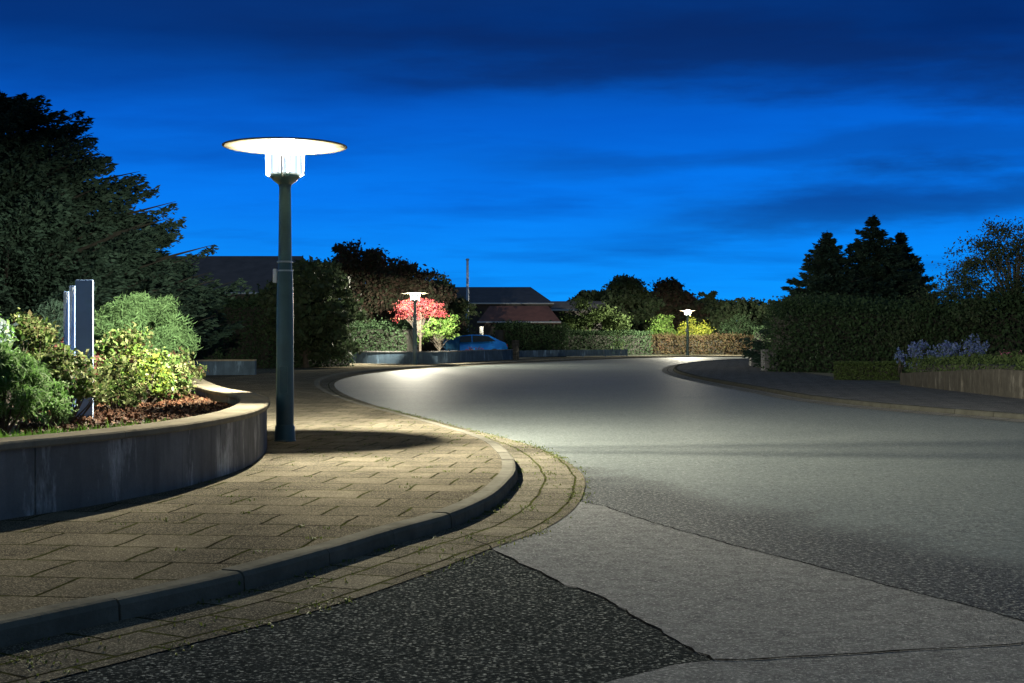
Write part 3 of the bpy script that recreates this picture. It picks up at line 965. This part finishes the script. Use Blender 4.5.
# ------------------------------------------------------------------ vegetation
def clump_tree(name, label, x, y, z0, h, rx, ry, nclump, nleaf, leaf, mat, crown_base=.25, group=None, cat='tree', shape=1.0, spread=.16, trunk_r=None, flatness=0.3, limbs=22):
    """broadleaf tree: tapered trunk, limbs to the clumps, many small leaves with gaps"""
    t = empty(name, (x, y, z0), 0, label, cat, group)
    cb = h * crown_base; hc = h - cb
    tr = trunk_r or h * .022
    mb = MB()
    lean = random.uniform(-.03, .03)
    tp = [(lean * h * f + random.uniform(-.02, .02) * h * f, random.uniform(-.02, .02) * h * f, h * f * .85) for f in (0, .15, .35, .55, .8, 1)]
    mb.tube(tp, [tr * 1.3, tr, tr * .85, tr * .6, tr * .35, tr * .12], 8)
    C = []
    for i in range(nclump):
        while True:
            p = np.array([random.uniform(-1, 1), random.uniform(-1, 1), random.uniform(-1, 1)])
            d = np.linalg.norm(p)
            if d < 1 and random.random() < .25 + .75 * d ** 2: break
        zf = (p[2] + 1) / 2
        wid = (math.sin(math.pi * min(1, (zf * .8 + .18))) ** .7) if shape else 1
        C.append((p[0] * rx * wid / max(.55, math.sqrt(1 - p[2] ** 2 + .01)) * .9, p[1] * ry, cb + hc * zf * .97))
    C = np.array(C)
    for c in C[:: max(1, nclump // limbs)]:
        f = min(.9, max(.15, (c[2] / h) * .65)); q = f * 5; i0 = min(4, int(q)); fr = q - i0
        b = [tp[i0][k] * (1 - fr) + tp[i0 + 1][k] * fr for k in range(3)]
        mid = [b[k] * .5 + c[k] * .5 + (0.04 * h if k == 2 else 0) for k in range(3)]
        mb.tube([b, mid, c], [tr * .4, tr * .22, tr * .05], 5)
    mb.build('trunk', M['bark'], t, True)
    per = nleaf // nclump
    L = []
    for c in C:
        s = spread * (rx + hc * .5) * .5 * random.uniform(.6, 1.35)
        # twiggy shape: several little sprays per clump
        for q in range(5):
            o = RNG.normal(size=3) * s * .75; o[2] *= .6
            k = max(4, int(per / 5))
            L.append(c + o + RNG.normal(size=(k, 3)) * s * np.array([.5, .5, .28]))
    L = np.concatenate(L)
    L = L[L[:, 2] > .12 * h * (crown_base > .05)]
    leaves('crown', L, leaf, mat, t, .55, flat=flatness)
    return t


def conifer(name, label, x, y, z0, h, r, nlev, nbr, spray, mat, base=.06, power=.85, droop=.25, group=None, cat='conifer', density=1.0, up=.0):
    t = empty(name, (x, y, z0), 0, label, cat, group)
    mb = MB(); mb.tube([(0, 0, 0), (0, 0, h * .5), (0, 0, h)], [h * .022, h * .014, h * .002], 10)
    cs, ds = [], []
    for i in range(nlev):
        f = i / (nlev - 1)
        z = h * (base + (1 - base) * min(1, max(0, f + (random.uniform(-.5, .5) / nlev if i < nlev - 3 else 0))) ** .95) - (.03 * h if f > .98 else 0)
        z0_ = z
        R = r * ((1 - f) ** power) * random.uniform(.85, 1.12) + .025 * r
        k = max(3, int(nbr * (1 - f * .5)))
        for j in range(k):
            a = 2 * math.pi * (j + random.random() * .9) / k
            RR = R * random.choice((1, 1, .85, .6, 1.15)) * random.uniform(.85, 1.05)
            z = z0_ + random.uniform(-.5, .5) * h / nlev * (1 - f)
            dz = -droop * RR * random.uniform(.4, 1.2) + up * RR
            tipz = z + dz + .12 * RR
            ca, sa = math.cos(a), math.sin(a)
            if i % 2 == 0: mb.tube([(0, 0, z), (ca * RR * .5, sa * RR * .5, z + dz * .6), (ca * RR, sa * RR, tipz)], [.02 * RR + .01, .012 * RR + .006, .004], 4)
            m_ = max(8, int(density * 26 * RR / r * (spray ** -1) * .16 * r))
            s = RNG.random(m_) ** .7
            wid = (.10 + .22 * (1 - s)) * RR * .9 + .03
            side = RNG.uniform(-1, 1, m_)
            px = ca * RR * s - sa * side * wid
            py = sa * RR * s + ca * side * wid
            pz = z + dz * s * 1.0 + .12 * RR * s ** 3 - np.abs(side) * wid * .35 - RNG.random(m_) * spray * .8
            cs.append(np.stack([px, py, pz], 1))
            dx = ca * .8 - sa * side * .9; dy = sa * .8 + ca * side * .9
            ds.append(np.stack([dx, dy, -.15 + .25 * s + RNG.normal(size=m_) * .15], 1))
    mb.build('trunk', M['twig'], t, True)
    cs = np.concatenate(cs); ds = unit(np.concatenate(ds))
    leaves('crown', cs, spray, mat, t, .34, dirs=ds, flat=.2)
    return t


def bush(name, label, u0, u1, v0, v1, Y, depth, n, leaf, mat, cat='shrub', aspect=.55, z0=None, clumps=26, group=None, dome=.8, flat_=.4, stems=True, extra=None, fill=.55, sub=None, low=.25):
    """shrub filling the picture box u0..u1, v0..v1 at distance Y"""
    xa, zt = XZ(u0, v0, Y); xb, zb = XZ(u1, v1, Y)
    if z0 is not None: zb = z0
    cx = (xa + xb) / 2; rx = (xb - xa) / 2; h = zt - zb
    t = empty(name, (cx, Y, zb), 0, label, cat, group)
    C = []
    for i in range(clumps):
        a = random.uniform(0, 2 * math.pi); q = math.sqrt(random.random())
        X = math.cos(a) * q; D = math.sin(a) * q
        top = (1 - q ** 2 * dome) ** .6
        C.append((X * rx * .88, D * depth * .9, h * top * (random.uniform(fill, .93) if random.random() < 1 - low else random.uniform(.15, .9))))
    if stems:
        mb = MB()
        for c in C[:40]:
            b = (c[0] * .25 + random.uniform(-.05, .05), c[1] * .25, 0)
            mid = (c[0] * .7, c[1] * .7, c[2] * .55)
            mb.tube([b, mid, c], [.006 * h + .004, .004 * h + .003, .002], 5)
        mb.build('stems', M['bark'], t, True)
    L = []
    s = (rx * 2 + h + depth * 2) / 4 / math.sqrt(clumps) * .9
    for c in C:
        k = int(n / clumps * random.uniform(.6, 1.4))
        L.append(np.array(c) + RNG.normal(size=(k, 3)) * s * np.array([.6, .6, .42]))
    L = np.concatenate(L); L = L[L[:, 2] > .01]
    L = L[(np.abs(L[:, 0]) < rx * 1.12)]
    leaves('foliage', L, leaf, mat, t, aspect, flat=flat_)
    if sub:
        nm, m2, cnt, sz = sub
        k = RNG.integers(0, len(L), cnt)
        leaves(nm, L[k] + RNG.normal(size=(cnt, 3)) * .02 + np.array([0, -.03, .03]), sz, m2, t, .7, flat=flat_)
    return t


def hedge(name, label, path, w, h, z0, leaf, n, mat, cat='hedge', group=None, rough=.06, hfun=None):
    P = [Vector(p) for p in path]
    t = empty(name, (P[0].x, P[0].y, z0), 0, label, cat, group)
    o = P[0]; segs = [(b - a).length for a, b in zip(P, P[1:])]; tot = sum(segs)
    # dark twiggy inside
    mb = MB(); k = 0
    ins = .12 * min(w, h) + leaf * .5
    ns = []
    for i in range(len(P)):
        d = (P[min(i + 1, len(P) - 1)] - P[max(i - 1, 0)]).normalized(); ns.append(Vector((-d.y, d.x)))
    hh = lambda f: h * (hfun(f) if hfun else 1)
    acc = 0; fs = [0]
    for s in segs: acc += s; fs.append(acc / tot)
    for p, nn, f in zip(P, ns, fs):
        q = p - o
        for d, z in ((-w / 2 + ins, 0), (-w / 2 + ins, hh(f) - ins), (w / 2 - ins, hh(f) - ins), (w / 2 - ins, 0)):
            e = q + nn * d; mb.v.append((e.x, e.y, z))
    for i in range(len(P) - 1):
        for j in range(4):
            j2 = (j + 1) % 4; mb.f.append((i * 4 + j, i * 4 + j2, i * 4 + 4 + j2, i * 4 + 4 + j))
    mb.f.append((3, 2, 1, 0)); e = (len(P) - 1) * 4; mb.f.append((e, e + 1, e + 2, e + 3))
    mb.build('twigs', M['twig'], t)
    f = np.sort(RNG.random(n)); fs_ = np.array(fs)
    idx = np.clip(np.searchsorted(fs_, f) - 1, 0, len(segs) - 1)
    fr = (f - fs_[idx]) / np.maximum(fs_[idx + 1] - fs_[idx], 1e-9)
    A = np.array([(p.x - o.x, p.y - o.y) for p in P]); Nn = np.array([(q.x, q.y) for q in ns])
    base = A[idx] * (1 - fr)[:, None] + A[idx + 1] * fr[:, None]
    nor = unit(Nn[idx] * (1 - fr)[:, None] + Nn[idx + 1] * fr[:, None])
    H_ = np.array([hh(x) for x in f]) * (1 + .03 * np.sin(f * tot * 1.3) + .02 * np.sin(f * tot * 3.7 + 1))
    per = 2 * h + w
    s = RNG.random(n) * per
    dd = np.where(s < h, -w / 2, np.where(s < h + w, s - h - w / 2, w / 2))
    zz = np.where(s < h, s, np.where(s < h + w, h, s - h - w)) / h * H_
    edge = RNG.normal(size=n) * rough * min(w, h)
    dd = dd + edge * .8; zz = np.maximum(zz + RNG.normal(size=n) * rough * min(w, h) * .8, .02)
    c = np.stack([base[:, 0] + nor[:, 0] * dd, base[:, 1] + nor[:, 1] * dd, zz], 1)
    leaves('foliage', c, leaf, mat, t, .6)
    return t


def blades(name, c, hgt, mat, parent=None, lean=.4, w=.006):
    """grass: one narrow bent blade (two quads) at every point"""
    n = len(c); a = RNG.random(n) * 2 * np.pi
    d = np.stack([np.cos(a), np.sin(a), np.zeros(n)], 1); s = np.stack([-np.sin(a), np.cos(a), np.zeros(n)], 1)
    hh = (hgt * RNG.uniform(.5, 1.25, n))[:, None]; le = (lean * RNG.uniform(.2, 1.3, n))[:, None]
    up = np.array([0, 0, 1.0])
    m1 = c + up * hh * .55 + d * hh * le * .35
    tp = c + up * hh * (1 - .35 * le) + d * hh * le
    V = np.stack([c - s * w, c + s * w, m1 + s * w * .8, m1 - s * w * .8, tp + s * w * .15, tp - s * w * .15], 1).reshape(-1, 3)
    b = np.arange(n)[:, None] * 6
    Q = np.concatenate([b + np.array([0, 1, 2, 3]), b + np.array([3, 2, 4, 5])], 1).reshape(-1, 4)
    return fastmesh(name, V, Q, mat, parent)

# --- planter plants (lit by the nearest lamp)
SZ = .44
bush('feathery_shrub', 'soft feathery bright green shrub at the left edge of the planter', -45, 44, 338, 437, 11.6, .55, 15000, .065, M['L_feather'], aspect=.16, z0=SZ, clumps=60, dome=.55)
bush('variegated_shrub', 'cream-and-green shrub left of the steles, above the feathery shrub', 4, 62, 300, 372, 15.5, .5, 4200, .06, M['L_var'], z0=SZ, clumps=30, fill=.45)
bush('variegated_shrub', 'wide yellow-green variegated shrub right of the steles, spilling to the wall', 76, 188, 330, 395, 18.2, 1.0, 9500, .062, M['L_var'], z0=SZ, clumps=46, fill=.35)
bush('variegated_shrub', 'variegated shrub in front of the wide stele with dark gaps between twigs', 24, 104, 338, 412, 13.3, .45, 4200, .05, M['L_var'], z0=SZ, clumps=40, fill=.66, low=0)
bush('small_leaved_shrub', 'low dull green shrub at the foot of the wide stele', 16, 70, 372, 424, 12.6, .35, 3400, .035, M['L_feather'], z0=SZ, clumps=34, fill=.3)
bush('variegated_shrub', 'low variegated shrub in the middle of the bed, ahead of the bright yellow-green one', 96, 140, 352, 404, 16.0, .5, 2600, .055, M['L_var'], z0=SZ, clumps=30, fill=.3)
bush('maroon_shrub', 'small maroon-leaved shrub at mid-height of the steles', 58, 98, 326, 372, 16.2, .4, 1600, .05, M['L_maroon'], z0=SZ, clumps=18)
bush('bright_shrub', 'bright yellow-green leafy shrub in front of the pale green bush', 118, 170, 338, 388, 17.4, .35, 750, .06, M['L_bright'], z0=SZ, clumps=18, fill=.4)
bush('trailing_shrub', 'loose twigs of pale leaves reaching over the planter wall', 165, 203, 340, 381, 20.5, .5, 520, .07, M['L_var'], z0=SZ, clumps=16, fill=.5)
bush('dwarf_pine', 'rounded pale green dwarf pine behind the steles', 82, 194, 286, 372, 23.0, 1.3, 42000, .10, M['L_mugo'], aspect=.14, z0=SZ, clumps=110, dome=.62, flat_=.0)
bush('dwarf_pine', 'darker dwarf pine behind the cream-and-green shrub, left of the steles', 30, 84, 298, 372, 22.5, .8, 9000, .10, M['L_pine'], aspect=.16, z0=SZ, clumps=60, dome=.5, flat_=.0)
bush('hydrangea', 'pale-flowered bush cut by the left picture edge', -30, 9, 303, 345, 15.0, .35, 1500, .06, M['L_feather'], z0=SZ, clumps=20, sub=('blossoms', M['petalwhite'], 900, .045))

# planter ground: grass along the wall, bark chips
bp = offset(PW, 0.34)
pts = []
for i in range(len(bp)):
    p = bp[i]; u = 512 + p.x / p.y * F
    if 0 < i < len(bp) - 1 and p.y < 14 and -60 < u < 190:
        k = int(330 if u < 75 else 170 if u < 110 else 40)
        nn = normals2(PW)[i] if False else None
        t_ = (bp[i + 1] - bp[i - 1]).normalized(); nv = Vector((-t_.y, t_.x))
        for _ in range(k):
            q = p + nv * abs(random.gauss(0, .28)) + t_ * random.uniform(-.07, .07)
            pts.append((q.x, q.y, SZ))
tag(blades('grass', np.array(pts), .15, M['L_grass'], None, .5, .0045), 'short bright grass along the inside of the planter wall', 'grass', kind='stuff')
# chips
pts = []
import mathutils
def inside(poly, x, y):
    c = False; j = len(poly) - 1
    for i in range(len(poly)):
        a, b = poly[i], poly[j]
        if (a.y > y) != (b.y > y) and x < (b.x - a.x) * (y - a.y) / (b.y - a.y) + a.x: c = not c
        j = i
    return c
inn = offset(PW, 0.31)[::3]
while len(pts) < 15000:
    y = random.uniform(10, 26); u = random.uniform(20, 235); x = (u - 512) / F * y
    if inside(inn, x, y): pts.append((x, y, SZ + .008 + random.random() * .03))
tag(leaves('bark_mulch', np.array(pts), .05, M['chips'], None, .6, flat=1.0), 'red-brown bark chips covering the planter soil', 'mulch', kind='stuff')

# weeds in the kerb joints and the paving
pts = []
ga = offset(PA, -.02); gb = offset(PA, lambda i: gw(i) + .02); gm = offset(PA, -.28)
for arr, z, cnt, sd in ((ga, .008, 90, .02), (gb, .004, 190, .035), (gm, .01, 70, .05)):
    idx = [i for i in range(len(arr)) if 4.5 < arr[i].y < 26]
    for _ in range(cnt):
        p = arr[random.choice(idx)]; k = random.randint(3, 12)
        if random.random() < .25: k *= 2
        for _ in range(k): pts.append((p.x + random.gauss(0, sd * 1.6), p.y + random.gauss(0, sd * 1.6), z))
for _ in range(110):
    y = random.uniform(7, 20); x = random.uniform(-2.6, .2)
    if inside(list(offset(PA, .2)[::4]) + [Vector((-90, 140)), Vector((-90, 2))], x, y):
        for _ in range(random.randint(3, 9)): pts.append((x + random.gauss(0, .03), y + random.gauss(0, .02), PAV))
tag(blades('weeds', np.array(pts), .022, M['L_weed'], None, 1.5, .0045), 'small weeds and moss tufts in the kerb and paving joints', 'weeds', kind='stuff')
px_, py_ = G(231, 588, .02)
L = np.array([(px_ + random.gauss(0, .025), py_ - .015 + random.gauss(0, .01), .035 + abs(random.gauss(0, .02))) for _ in range(26)])
wd = empty('weed_plant', (px_, py_ - .015, 0.008), 0, 'single green leafy weed growing against the kerb face', 'weed')
leaves('leaf_rosette', L - np.array([px_, py_ - .015, .008]), .035, M['L_green'], wd, .5)

# --- big dark trees
Y = 34
conifer('broad_conifer', 'huge dark spreading conifer filling the left edge', XZ(2, 0, Y)[0], Y, PAV, XZ(0, 97, Y)[1], 5.3, 44, 16, .14, M['L_pine'], base=.1, power=.6, droop=.08, density=5, up=.14)
Y = 44
conifer('broad_conifer', 'smaller dark conifer showing right of the huge one, below the lamp rays side', XZ(118, 0, Y)[0], Y, PAV, XZ(0, 212, Y)[1], 3.0, 26, 12, .24, M['L_pine'], base=.1, power=.5, droop=.05, density=5, up=.15)['label'] = 'smaller dark conifer behind the right flank of the huge one'
Y = 46
hedge('hedge', 'tall dark hedge under the huge conifer behind the planter', [(XZ(-60, 0, Y)[0], Y), (XZ(100, 0, Y)[0], Y), (XZ(200, 0, Y + 3)[0], Y + 4)], 1.6, 2.7, PAV, .1, 22000, M['L_hedge'])
Y = 57
hedge('hedge', 'dark hedge in front of the long low house, seen through left of the nearest pole', [(XZ(170, 0, Y)[0], Y), (XZ(262, 0, Y)[0], Y), (XZ(330, 0, Y + 2)[0], Y + 5)], 1.6, 2.75, PAV, .11, 22000, M['L_hedge'])
dt = [
    ('dark shrub-like tree just right of the nearest pole', 306, 58, 254, 2.0, 'L_tree'),
    ('dark rounded tree with copper tips, tallest of the group behind the middle lamp', 352, 80, 243, 3.4, 'L_redtree'),
    ('dark copper tree directly behind the head of the middle lamp', 398, 78, 262, 2.9, 'L_redtree'),
    ('dark tree at the right end of the group, touching the hipped house', 436, 84, 276, 2.0, 'L_tree')]
for lb, u, Yt, vt, rx, mt in dt:
    X, Z = XZ(u, vt, Yt)
    clump_tree('garden_tree', lb, X, Yt, PAV, Z - PAV, rx, 2.4, 80, 30000, .21, M[mt], .02, 'dark trees behind the middle lamp')
hedge('hedge', 'dark brushy hedge behind the far low wall, left of the middle lamp', [(XZ(318, 0, 74)[0], 74), (XZ(360, 0, 72)[0], 72), (XZ(412, 0, 71)[0], 71)], 1.4, 1.9, PAV, .1, 12000, M['L_hedge'], rough=.14)
hedge('hedge', 'dark hedge hiding the walls of the houses right of the blue car', [(XZ(499, 0, 92)[0], 92.5), (XZ(562, 0, 95)[0], 95.5)], 1.4, 2.05, PAV, .13, 12000, M['L_hedge'], rough=.12)
# lamp-lit tree: red above, green below
X = XZ(418, 0, 69)[0]
clump_tree('red_tree', 'small red-leaved maple lit up under the middle street lamp', X + .1, 69.2, PAV, 3.25, 1.25, .8, 34, 6500, .075, M['L_pink'], .68, spread=.22)
clump_tree('green_tree', 'fresh green small tree lit beneath the red leaves of the maple', X + 1.0, 69.6, PAV, 2.55, 1.15, .8, 30, 6000, .075, M['L_green'], .42, spread=.22)
bush('flower_bed', 'low row of pink flowers on the far low wall in front of the blue car', 455, 492, 346, 352, 79.5, .3, 900, .07, M['L_green'], cat='flowers', z0=PAV, clumps=24, sub=('blossoms', M['petalpink'], 420, .09))

ct = [('first rounded dark tree left of the far street lamp', 590, 128, 290, 2.9, 'L_tree'), ('taller dark tree behind the far hedge, left of centre of its row', 628, 126, 277, 3.2, 'L_tree'),
      ('tall dark tree just left of the far street lamp head', 668, 130, 279, 3.0, 'L_redtree'), ('dark tree right of the far street lamp', 708, 132, 292, 3.2, 'L_tree'),
      ('low dark tree between the far lamp and the right bend', 748, 124, 299, 3.4, 'L_tree'), ('last low dark tree of the far row, touching the spruces', 792, 118, 300, 3.2, 'L_tree')]
for lb, u, Yt, vt, rx, mt in ct:
    X, Z = XZ(u, vt, Yt)
    clump_tree('distant_tree', lb, X, Yt, PAV, Z - PAV, rx, 2.4, 90, 26000, .34, M[mt], .0, 'distant dark trees beyond the bend')
hedge('hedge', 'long dark clipped hedge behind the slatted fence in the centre', [(XZ(497, 0, 102)[0], 102), (XZ(580, 0, 106)[0], 106), (XZ(646, 0, 109.5)[0], 109.5)], 1.6, 1.75, PAV, .12, 15000, M['L_hedge'])
hedge('beech_hedge', 'brown beech hedge lit by the farthest street lamp', [(XZ(646, 0, 110)[0], 110), (XZ(700, 0, 109.5)[0], 109.5), (XZ(760, 0, 109)[0], 109)], 1.5, 1.35, PAV, .11, 17000, M['L_beech'], rough=.12)
hedge('hedge', 'dark hedge continuing right of the brown beech hedge', [(XZ(757, 0, 108)[0], 108), (XZ(800, 0, 106)[0], 106), (XZ(900, 0, 106)[0], 106)], 1.5, 2.0, PAV, .12, 12000, M['L_hedge'], rough=.1)
bush('garden_bush', 'mid-green bush above the clipped hedge, left of the far lamp', 498, 548, 318, 352, 111, 1.5, 5500, .18, M['L_hedge'], z0=PAV, clumps=30)
bush('garden_bush', 'lighter olive bush showing above the hedge in the centre', 542, 640, 300, 352, 108, .9, 11500, .2, M['L_box'], z0=PAV, clumps=30)
bush('garden_bush', 'pale green bush lit at the left of the farthest lamp', 636, 688, 313, 352, 111.8, 1.2, 4600, .13, M['L_green'], z0=PAV, clumps=30)
bush('garden_bush', 'bright yellow-green bush lit right behind the farthest lamp pole', 670, 724, 316, 350, 111, 1.0, 4600, .13, M['L_yellow'], z0=PAV, clumps=30)
bush('garden_bush', 'dark bush at the right of the lamp-lit yellow-green one', 712, 765, 312, 352, 113, 1.4, 3600, .13, M['L_hedge'], z0=PAV, clumps=30)

# right side
for lb, u, vt, Y, r in (('slim left spruce, lower of the right-hand spruces', 827, 230, 58, 3.4), ('tallest spruce of the right-hand group', 873, 214, 60, 4.2), ('spruce leaning against the right flank of the tallest', 901, 230, 63, 3.2)):
    X, Z = XZ(u, vt, Y)
    conifer('spruce', lb, X, Y, PAV, Z - PAV, r, 46, 10, .19, M['L_pine'], base=.05, power=1.0, droop=.22, group='spruces behind the right hedge', density=5, up=.12)
hedge('hedge', 'big dark hedge behind the right pavement below the spruces', [(XZ(786, 0, 53)[0], 53), (XZ(850, 0, 50)[0], 50), (XZ(960, 0, 46)[0], 46), (XZ(1100, 0, 42)[0], 42)], 2.0, 2.45, .08, .10, 42000, M['L_hedge'], rough=.09, hfun=lambda f: .95 + .07 * math.sin(f * 9))
rt = [('airy broadleaf tree with see-through crown at the right edge', 1012, 45, 222, 2.6, .15, .2, 30000, 70), ('lower leafy dark tree between the spruces and the airy tree', 948, 47, 278, 2.2, .08, .2, 14000, 44)]
for lb, u, Yt, vt, rx, cb, spd, nl, nc in rt:
    X, Z = XZ(u, vt, Yt)
    clump_tree('broadleaf_tree', lb, X, Yt, PAV, Z - PAV, rx, 1.9, nc, nl, .085, M['L_tree'], cb, spread=spd, flatness=.6, limbs=60)
hedge('box_hedge', 'small clipped box hedge on the right pavement edge', [(XZ(842, 0, 40.5)[0], 41.4), (XZ(908, 0, 40)[0], 40.8)], .8, .48, .08, .05, 9000, M['L_box'], rough=.05)
pth = [p for p in offset(P4, .68)[::4]]
hedge('wall_hedge', 'low spreading hedge growing on top of the right concrete wall', [(p.x, p.y) for p in pth], 1.0, .78, .08, .055, 15000, M['L_box'], rough=.08, hfun=lambda f: .80 + .15 * min(1, f * 3))
fl = [('lone violet-white flower stem left of the flower row', 896, 905, 348, 362, 40, 300), ('large clump of violet-white flowers over the box hedge', 909, 927, 340, 362, 39.5, 1100),
      ('wide drift of violet-white flowers behind the wall hedge', 927, 965, 341, 357, 39, 1500), ('violet-white flower clump second from the right end', 966, 977, 336, 355, 38.5, 600), ('rightmost small clump of violet-white flowers', 978, 987, 338, 354, 38.5, 400)]
for lb, a, b, c, d, Y, n in fl:
    bush('flower_clump', lb, a, b, c, d, Y, .3, n // 3, .05, M['L_green'], cat='flowers', z0=.3, clumps=max(6, n // 60), group='violet-white flowers above the right wall', sub=('blossoms', M['petal'], n, .05), fill=.6, dome=.3)
bush('flower_clump', 'low pinkish flowers at the far right above the wall hedge', 993, 1030, 348, 360, 38, .3, 700, .045, M['L_box'], cat='flowers', z0=.5, clumps=18, sub=('blossoms', M['petalpink'], 240, .03))
# bare stems beside the layered pier
bush('bare_shrub', 'thin bare stems between the layered pier and the dark hedge', 799, 832, 352, 372, 50.5, .4, 120, .06, M['L_hedge'], z0=.08, clumps=14)

# ------------------------------------------------------------------ sky
w = bpy.data.worlds.new('World'); sc.world = w; w.use_nodes = True
nt = w.node_tree; bg = nt.nodes['Background']
tc = nt.nodes.new('ShaderNodeTexCoord')
sp = nt.nodes.new('ShaderNodeSeparateXYZ'); nt.links.new(tc.outputs['Generated'], sp.inputs[0])
z = math_(nt, 'MAXIMUM', sp.outputs[2], 0.0)
col = ramp(nt, z, [(0.0, (.004, .36, 1.05)), (.045, (.001, .28, 1.0)), (.10, (.0, .20, .92)), (.155, (.0, .115, .64)), (.21, (.0, .036, .22)), (.29, (.004, .03, .15)), (.45, (.02, .06, .17)), (1.0, (.035, .075, .17))])
# twilight base from the sky texture, sun below the horizon
sky = nt.nodes.new('ShaderNodeTexSky'); sky.sky_type = 'NISHITA'; sky.sun_disc = False
sky.sun_elevation = math.radians(-4); sky.sun_rotation = math.radians(-20)
cv = nt.nodes.new('ShaderNodeCombineXYZ')
zz = math_(nt, 'ADD', z, .10)
nt.links.new(math_(nt, 'DIVIDE', sp.outputs[0], zz), cv.inputs[0]); nt.links.new(math_(nt, 'DIVIDE', sp.outputs[1], zz), cv.inputs[1])
mp = nt.nodes.new('ShaderNodeMapping'); mp.inputs['Scale'].default_value = (.55, .9, 1); mp.inputs['Rotation'].default_value = (0, 0, .12); mp.inputs['Location'].default_value = (3.1, 1.7, 0)
nt.links.new(cv.outputs[0], mp.inputs[0])
n1 = noise(nt, mp.outputs[0], 1.0, 6, .55)
cl = ramp(nt, n1, [(0.52, (1, 1, 1)), (.76, (.45, .52, .6))])
col = mix(nt, 1.0, col, cl, 'MULTIPLY')
n2 = noise(nt, mp.outputs[0], 2.3, 5, .6)
col = mix(nt, 1.0, col, ramp(nt, n2, [(.35, (1.06, 1.05, 1.03)), (.65, (.92, .93, .95))]), 'MULTIPLY')
# two long cloud banks ahead and to the right
az = math_(nt, 'DIVIDE', sp.outputs[0], math_(nt, 'MAXIMUM', sp.outputs[1], .05))
cw = nt.nodes.new('ShaderNodeCombineXYZ'); nt.links.new(math_(nt, 'MULTIPLY', az, 5.0), cw.inputs[0]); nt.links.new(math_(nt, 'MULTIPLY', z, 26.0), cw.inputs[1])
wob = noise(nt, cw.outputs[0], 1.0, 6, .62)
cw2 = nt.nodes.new('ShaderNodeCombineXYZ'); nt.links.new(math_(nt, 'MULTIPLY', az, 2.2), cw2.inputs[0]); nt.links.new(math_(nt, 'MULTIPLY', z, 16.0), cw2.inputs[1])
wob2 = noise(nt, cw2.outputs[0], 1.3, 4, .5)
def bank(e0, half, a0, a1, depth):
    global col
    dz = math_(nt, 'SUBTRACT', math_(nt, 'ADD', z, math_(nt, 'MULTIPLY_ADD', wob2, .08, -.04)), math_(nt, 'MULTIPLY_ADD', az, e0[1], e0[0]))
    q = math_(nt, 'SUBTRACT', 1.0, math_(nt, 'DIVIDE', math_(nt, 'ABSOLUTE', dz), half))
    s = nt.nodes.new('ShaderNodeMapRange'); s.interpolation_type = 'SMOOTHSTEP'; s.inputs['From Min'].default_value = a0; s.inputs['From Max'].default_value = a1
    nt.links.new(az, s.inputs['Value'])
    f = math_(nt, 'MULTIPLY', math_(nt, 'ADD', q, math_(nt, 'MULTIPLY_ADD', wob, 2.4, -1.2)), s.outputs[0])
    g = nt.nodes.new('ShaderNodeMapRange'); g.interpolation_type = 'SMOOTHSTEP'; g.inputs['From Min'].default_value = -.15; g.inputs['From Max'].default_value = 1.0
    nt.links.new(f, g.inputs['Value'])
    col = mix(nt, math_(nt, 'MULTIPLY', g.outputs[0], depth), col, (.002, .022, .13))
bank((.205, -.06), .035, -.35, .02, .75)
bank((.075, .06), .030, .02, .22, .62)
bank((.125, .02), .016, -.1, .10, .35)
col = mix(nt, 1.0, col, mix(nt, .01, (0, 0, 0), sky.outputs[0]), 'ADD')
# the glow of the set sun lies ahead; the unseen sky behind is greyer, raised as fill for front faces
fr = nt.nodes.new('ShaderNodeMapRange'); fr.inputs['From Min'].default_value = -.2; fr.inputs['From Max'].default_value = .7
nt.links.new(sp.outputs[1], fr.inputs['Value'])
col = mix(nt, fr.outputs[0], mix(nt, .85, col, (.085, .145, .20)), col)
nt.links.new(col, bg.inputs[0]); bg.inputs[1].default_value = 1.0

# ------------------------------------------------------------------ camera
cd = bpy.data.cameras.new('camera'); cam = bpy.data.objects.new('camera', cd); COL.objects.link(cam)
cam.location = (0, 0, H); cam.rotation_euler = (math.radians(90), 0, 0)
cd.sensor_width = 36; cd.lens = F / 1024 * 36; cd.shift_y = -1.5 / 1024
cd.clip_start = .1; cd.clip_end = 3000
sc.camera = cam
sc.view_settings.view_transform = 'Standard'; sc.view_settings.look = 'None'
sc.view_settings.exposure = 0; sc.view_settings.gamma = 1
try: sc.view_settings.use_curve_mapping = False
except Exception: pass
sc.cycles.use_denoising = True
sc.cycles.max_bounces = 6; sc.cycles.transparent_max_bounces = 8
sc.cycles.sample_clamp_indirect = 3.0
sc.cycles.sample_clamp_direct = 0
